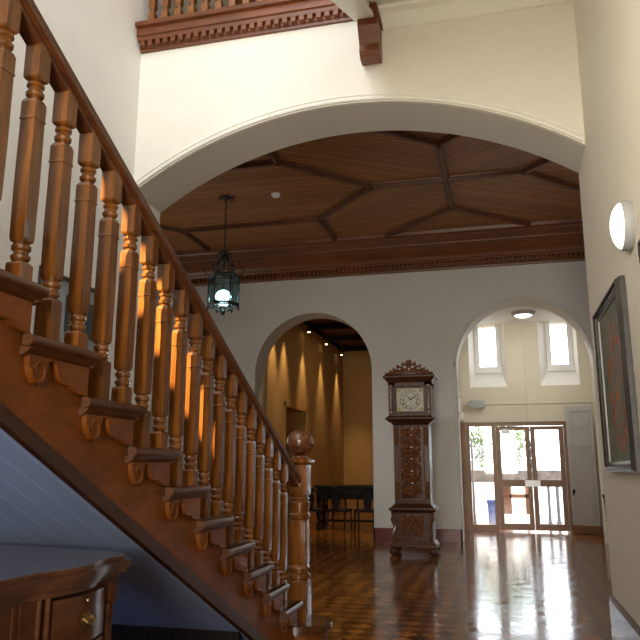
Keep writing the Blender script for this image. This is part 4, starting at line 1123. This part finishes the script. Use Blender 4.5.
for i in range(3600):
    a = rnd.random() * 2 * PI; u = rnd.uniform(-1, 1); q = rnd.random() ** .4
    rr = math.sqrt(1 - u * u) * q
    p = Vector((rr * math.cos(a) * .85, rr * math.sin(a) * .6, 2.0 + u * q * .9))
    d1_ = Vector((rnd.uniform(-1, 1), rnd.uniform(-1, 1), rnd.uniform(-1, 1))).normalized() * .06; d2_ = d1_.cross(Vector((rnd.uniform(-1, 1), rnd.uniform(-1, 1), 1))).normalized() * .028
    bm.faces.new([bm.verts.new(q_) for q_ in (p - d1_, p + d2_, p + d1_, p - d2_)])
obj('foliage', bm, 'leafm', tr, smooth=False)

# ================================================================= lights
def area(name, loc, target, size, energy, col, sy=None):
    L = bpy.data.lights.new(name, 'AREA'); L.energy = energy; L.color = col; L.shape = 'RECTANGLE'; L.size = size; L.size_y = sy or size
    o = bpy.data.objects.new(name, L); C.objects.link(o); o.location = loc
    d = Vector(target) - Vector(loc); o.rotation_euler = d.to_track_quat('-Z', 'Y').to_euler(); return o
def spot(name, loc, target, ang_, energy, col, blend=.2, soft=.05):
    L = bpy.data.lights.new(name, 'SPOT'); L.energy = energy; L.color = col; L.spot_size = R(ang_); L.spot_blend = blend; L.shadow_soft_size = soft
    o = bpy.data.objects.new(name, L); C.objects.link(o); o.location = loc
    d = Vector(target) - Vector(loc); o.rotation_euler = d.to_track_quat('-Z', 'Y').to_euler(); return o
a_ = area('stair_window_light', (-2.5, -1.8, 7.3), (-2.5, 6.15, 5.2), 1.8, 60, (.86, .93, 1.0), 2.0); a_.data.spread = R(80)
area('skylight', (-2.3, 2.0, 9.0), (-2.3, 2.4, 0), 2.2, 130, (1, .98, .95), 4.5)
a_ = area('front_fill_light', (-.1, -3.9, 2.2), (.1, 6, 5.0), 1.4, 190, (1, .92, .80), 2.4); a_.data.spread = R(100)  # added warm fill behind the camera, brightens the arch and right walls
a_ = area('arch_wall_fill_light', (-.5, 2.6, 3.0), (.45, 6.15, 4.9), .7, 24, (1, .87, .66), .7); a_.data.spread = R(130)  # added fill for the right of the arch wall; no lamp hangs here
area('understair_fill_light', (-3.1, .3, .5), (-2.6, 2.6, 1.3), .8, 18, (.42, .60, 1.0), .8)  # unseen blue fill, added to brighten and cool the boarded soffit
area('hall_side_light', (3.7, 9.6, 2.8), (-2, 11.5, 2.6), 2.6, 42, (.95, .97, 1.0), 3.0)
area('hall_left_light', (-7.3, 10.2, 2.4), (-2, 10, 3.5), 2.4, 46, (1, .93, .82), 2.6)
area('vestibule_light', (.6, 13.9, 3.9), (.4, 15.5, 1.2), .8, 20, (1, .95, .86))
area('door_daylight', (.3, 20.5, 4.6), (.3, 12.5, .4), 3.0, 260, (.90, .94, 1.0), 2.5)
spot('warm_sunbeam', (-2.9, -2.6, 6.6), (-1.59, 3.02, 2.02), 2.2, 26000, (1, .76, .40), .12, .02)
area('warm_room_light', (-2.9, 17.2, 4.6), (-3.1, 17.2, 0), 1.2, 8, (1, .72, .40))
sun = bpy.data.lights.new('garden_sun', 'SUN'); sun.energy = 3.0; sun.angle = .02; sun.color = (1, .96, .9)
so_ = bpy.data.objects.new('garden_sun', sun); C.objects.link(so_); so_.rotation_euler = (R(38), R(10), 0)
w = bpy.data.worlds.new('World'); bpy.context.scene.world = w; w.use_nodes = True
nt = w.node_tree; bg = nt.nodes['Background']; bg.inputs[0].default_value = (.84, .92, 1, 1); bg.inputs[1].default_value = 8.5

# ================================================================= camera
f_, pitch, psi, H = 703., math.atan(147 / 703.), 0, 1.3
psi = math.atan(183 * math.cos(pitch) / 703.)
cam = bpy.data.cameras.new('camera'); co = bpy.data.objects.new('camera', cam); C.objects.link(co)
cam.sensor_width = 36; cam.lens = f_ / 640 * 36; cam.clip_start = .05; cam.clip_end = 200
co.location = (0, 0, H); co.rotation_euler = (PI / 2 + pitch, 0, psi)
sc = bpy.context.scene; sc.camera = co
sc.view_settings.view_transform = 'Standard'; sc.view_settings.look = 'None'; sc.view_settings.exposure = 0; sc.view_settings.gamma = 1
sc.cycles.use_denoising = True
sc.cycles.max_bounces = 8; sc.cycles.diffuse_bounces = 5; sc.cycles.glossy_bounces = 4; sc.cycles.transparent_max_bounces = 12
sc.cycles.sample_clamp_indirect = 4.0
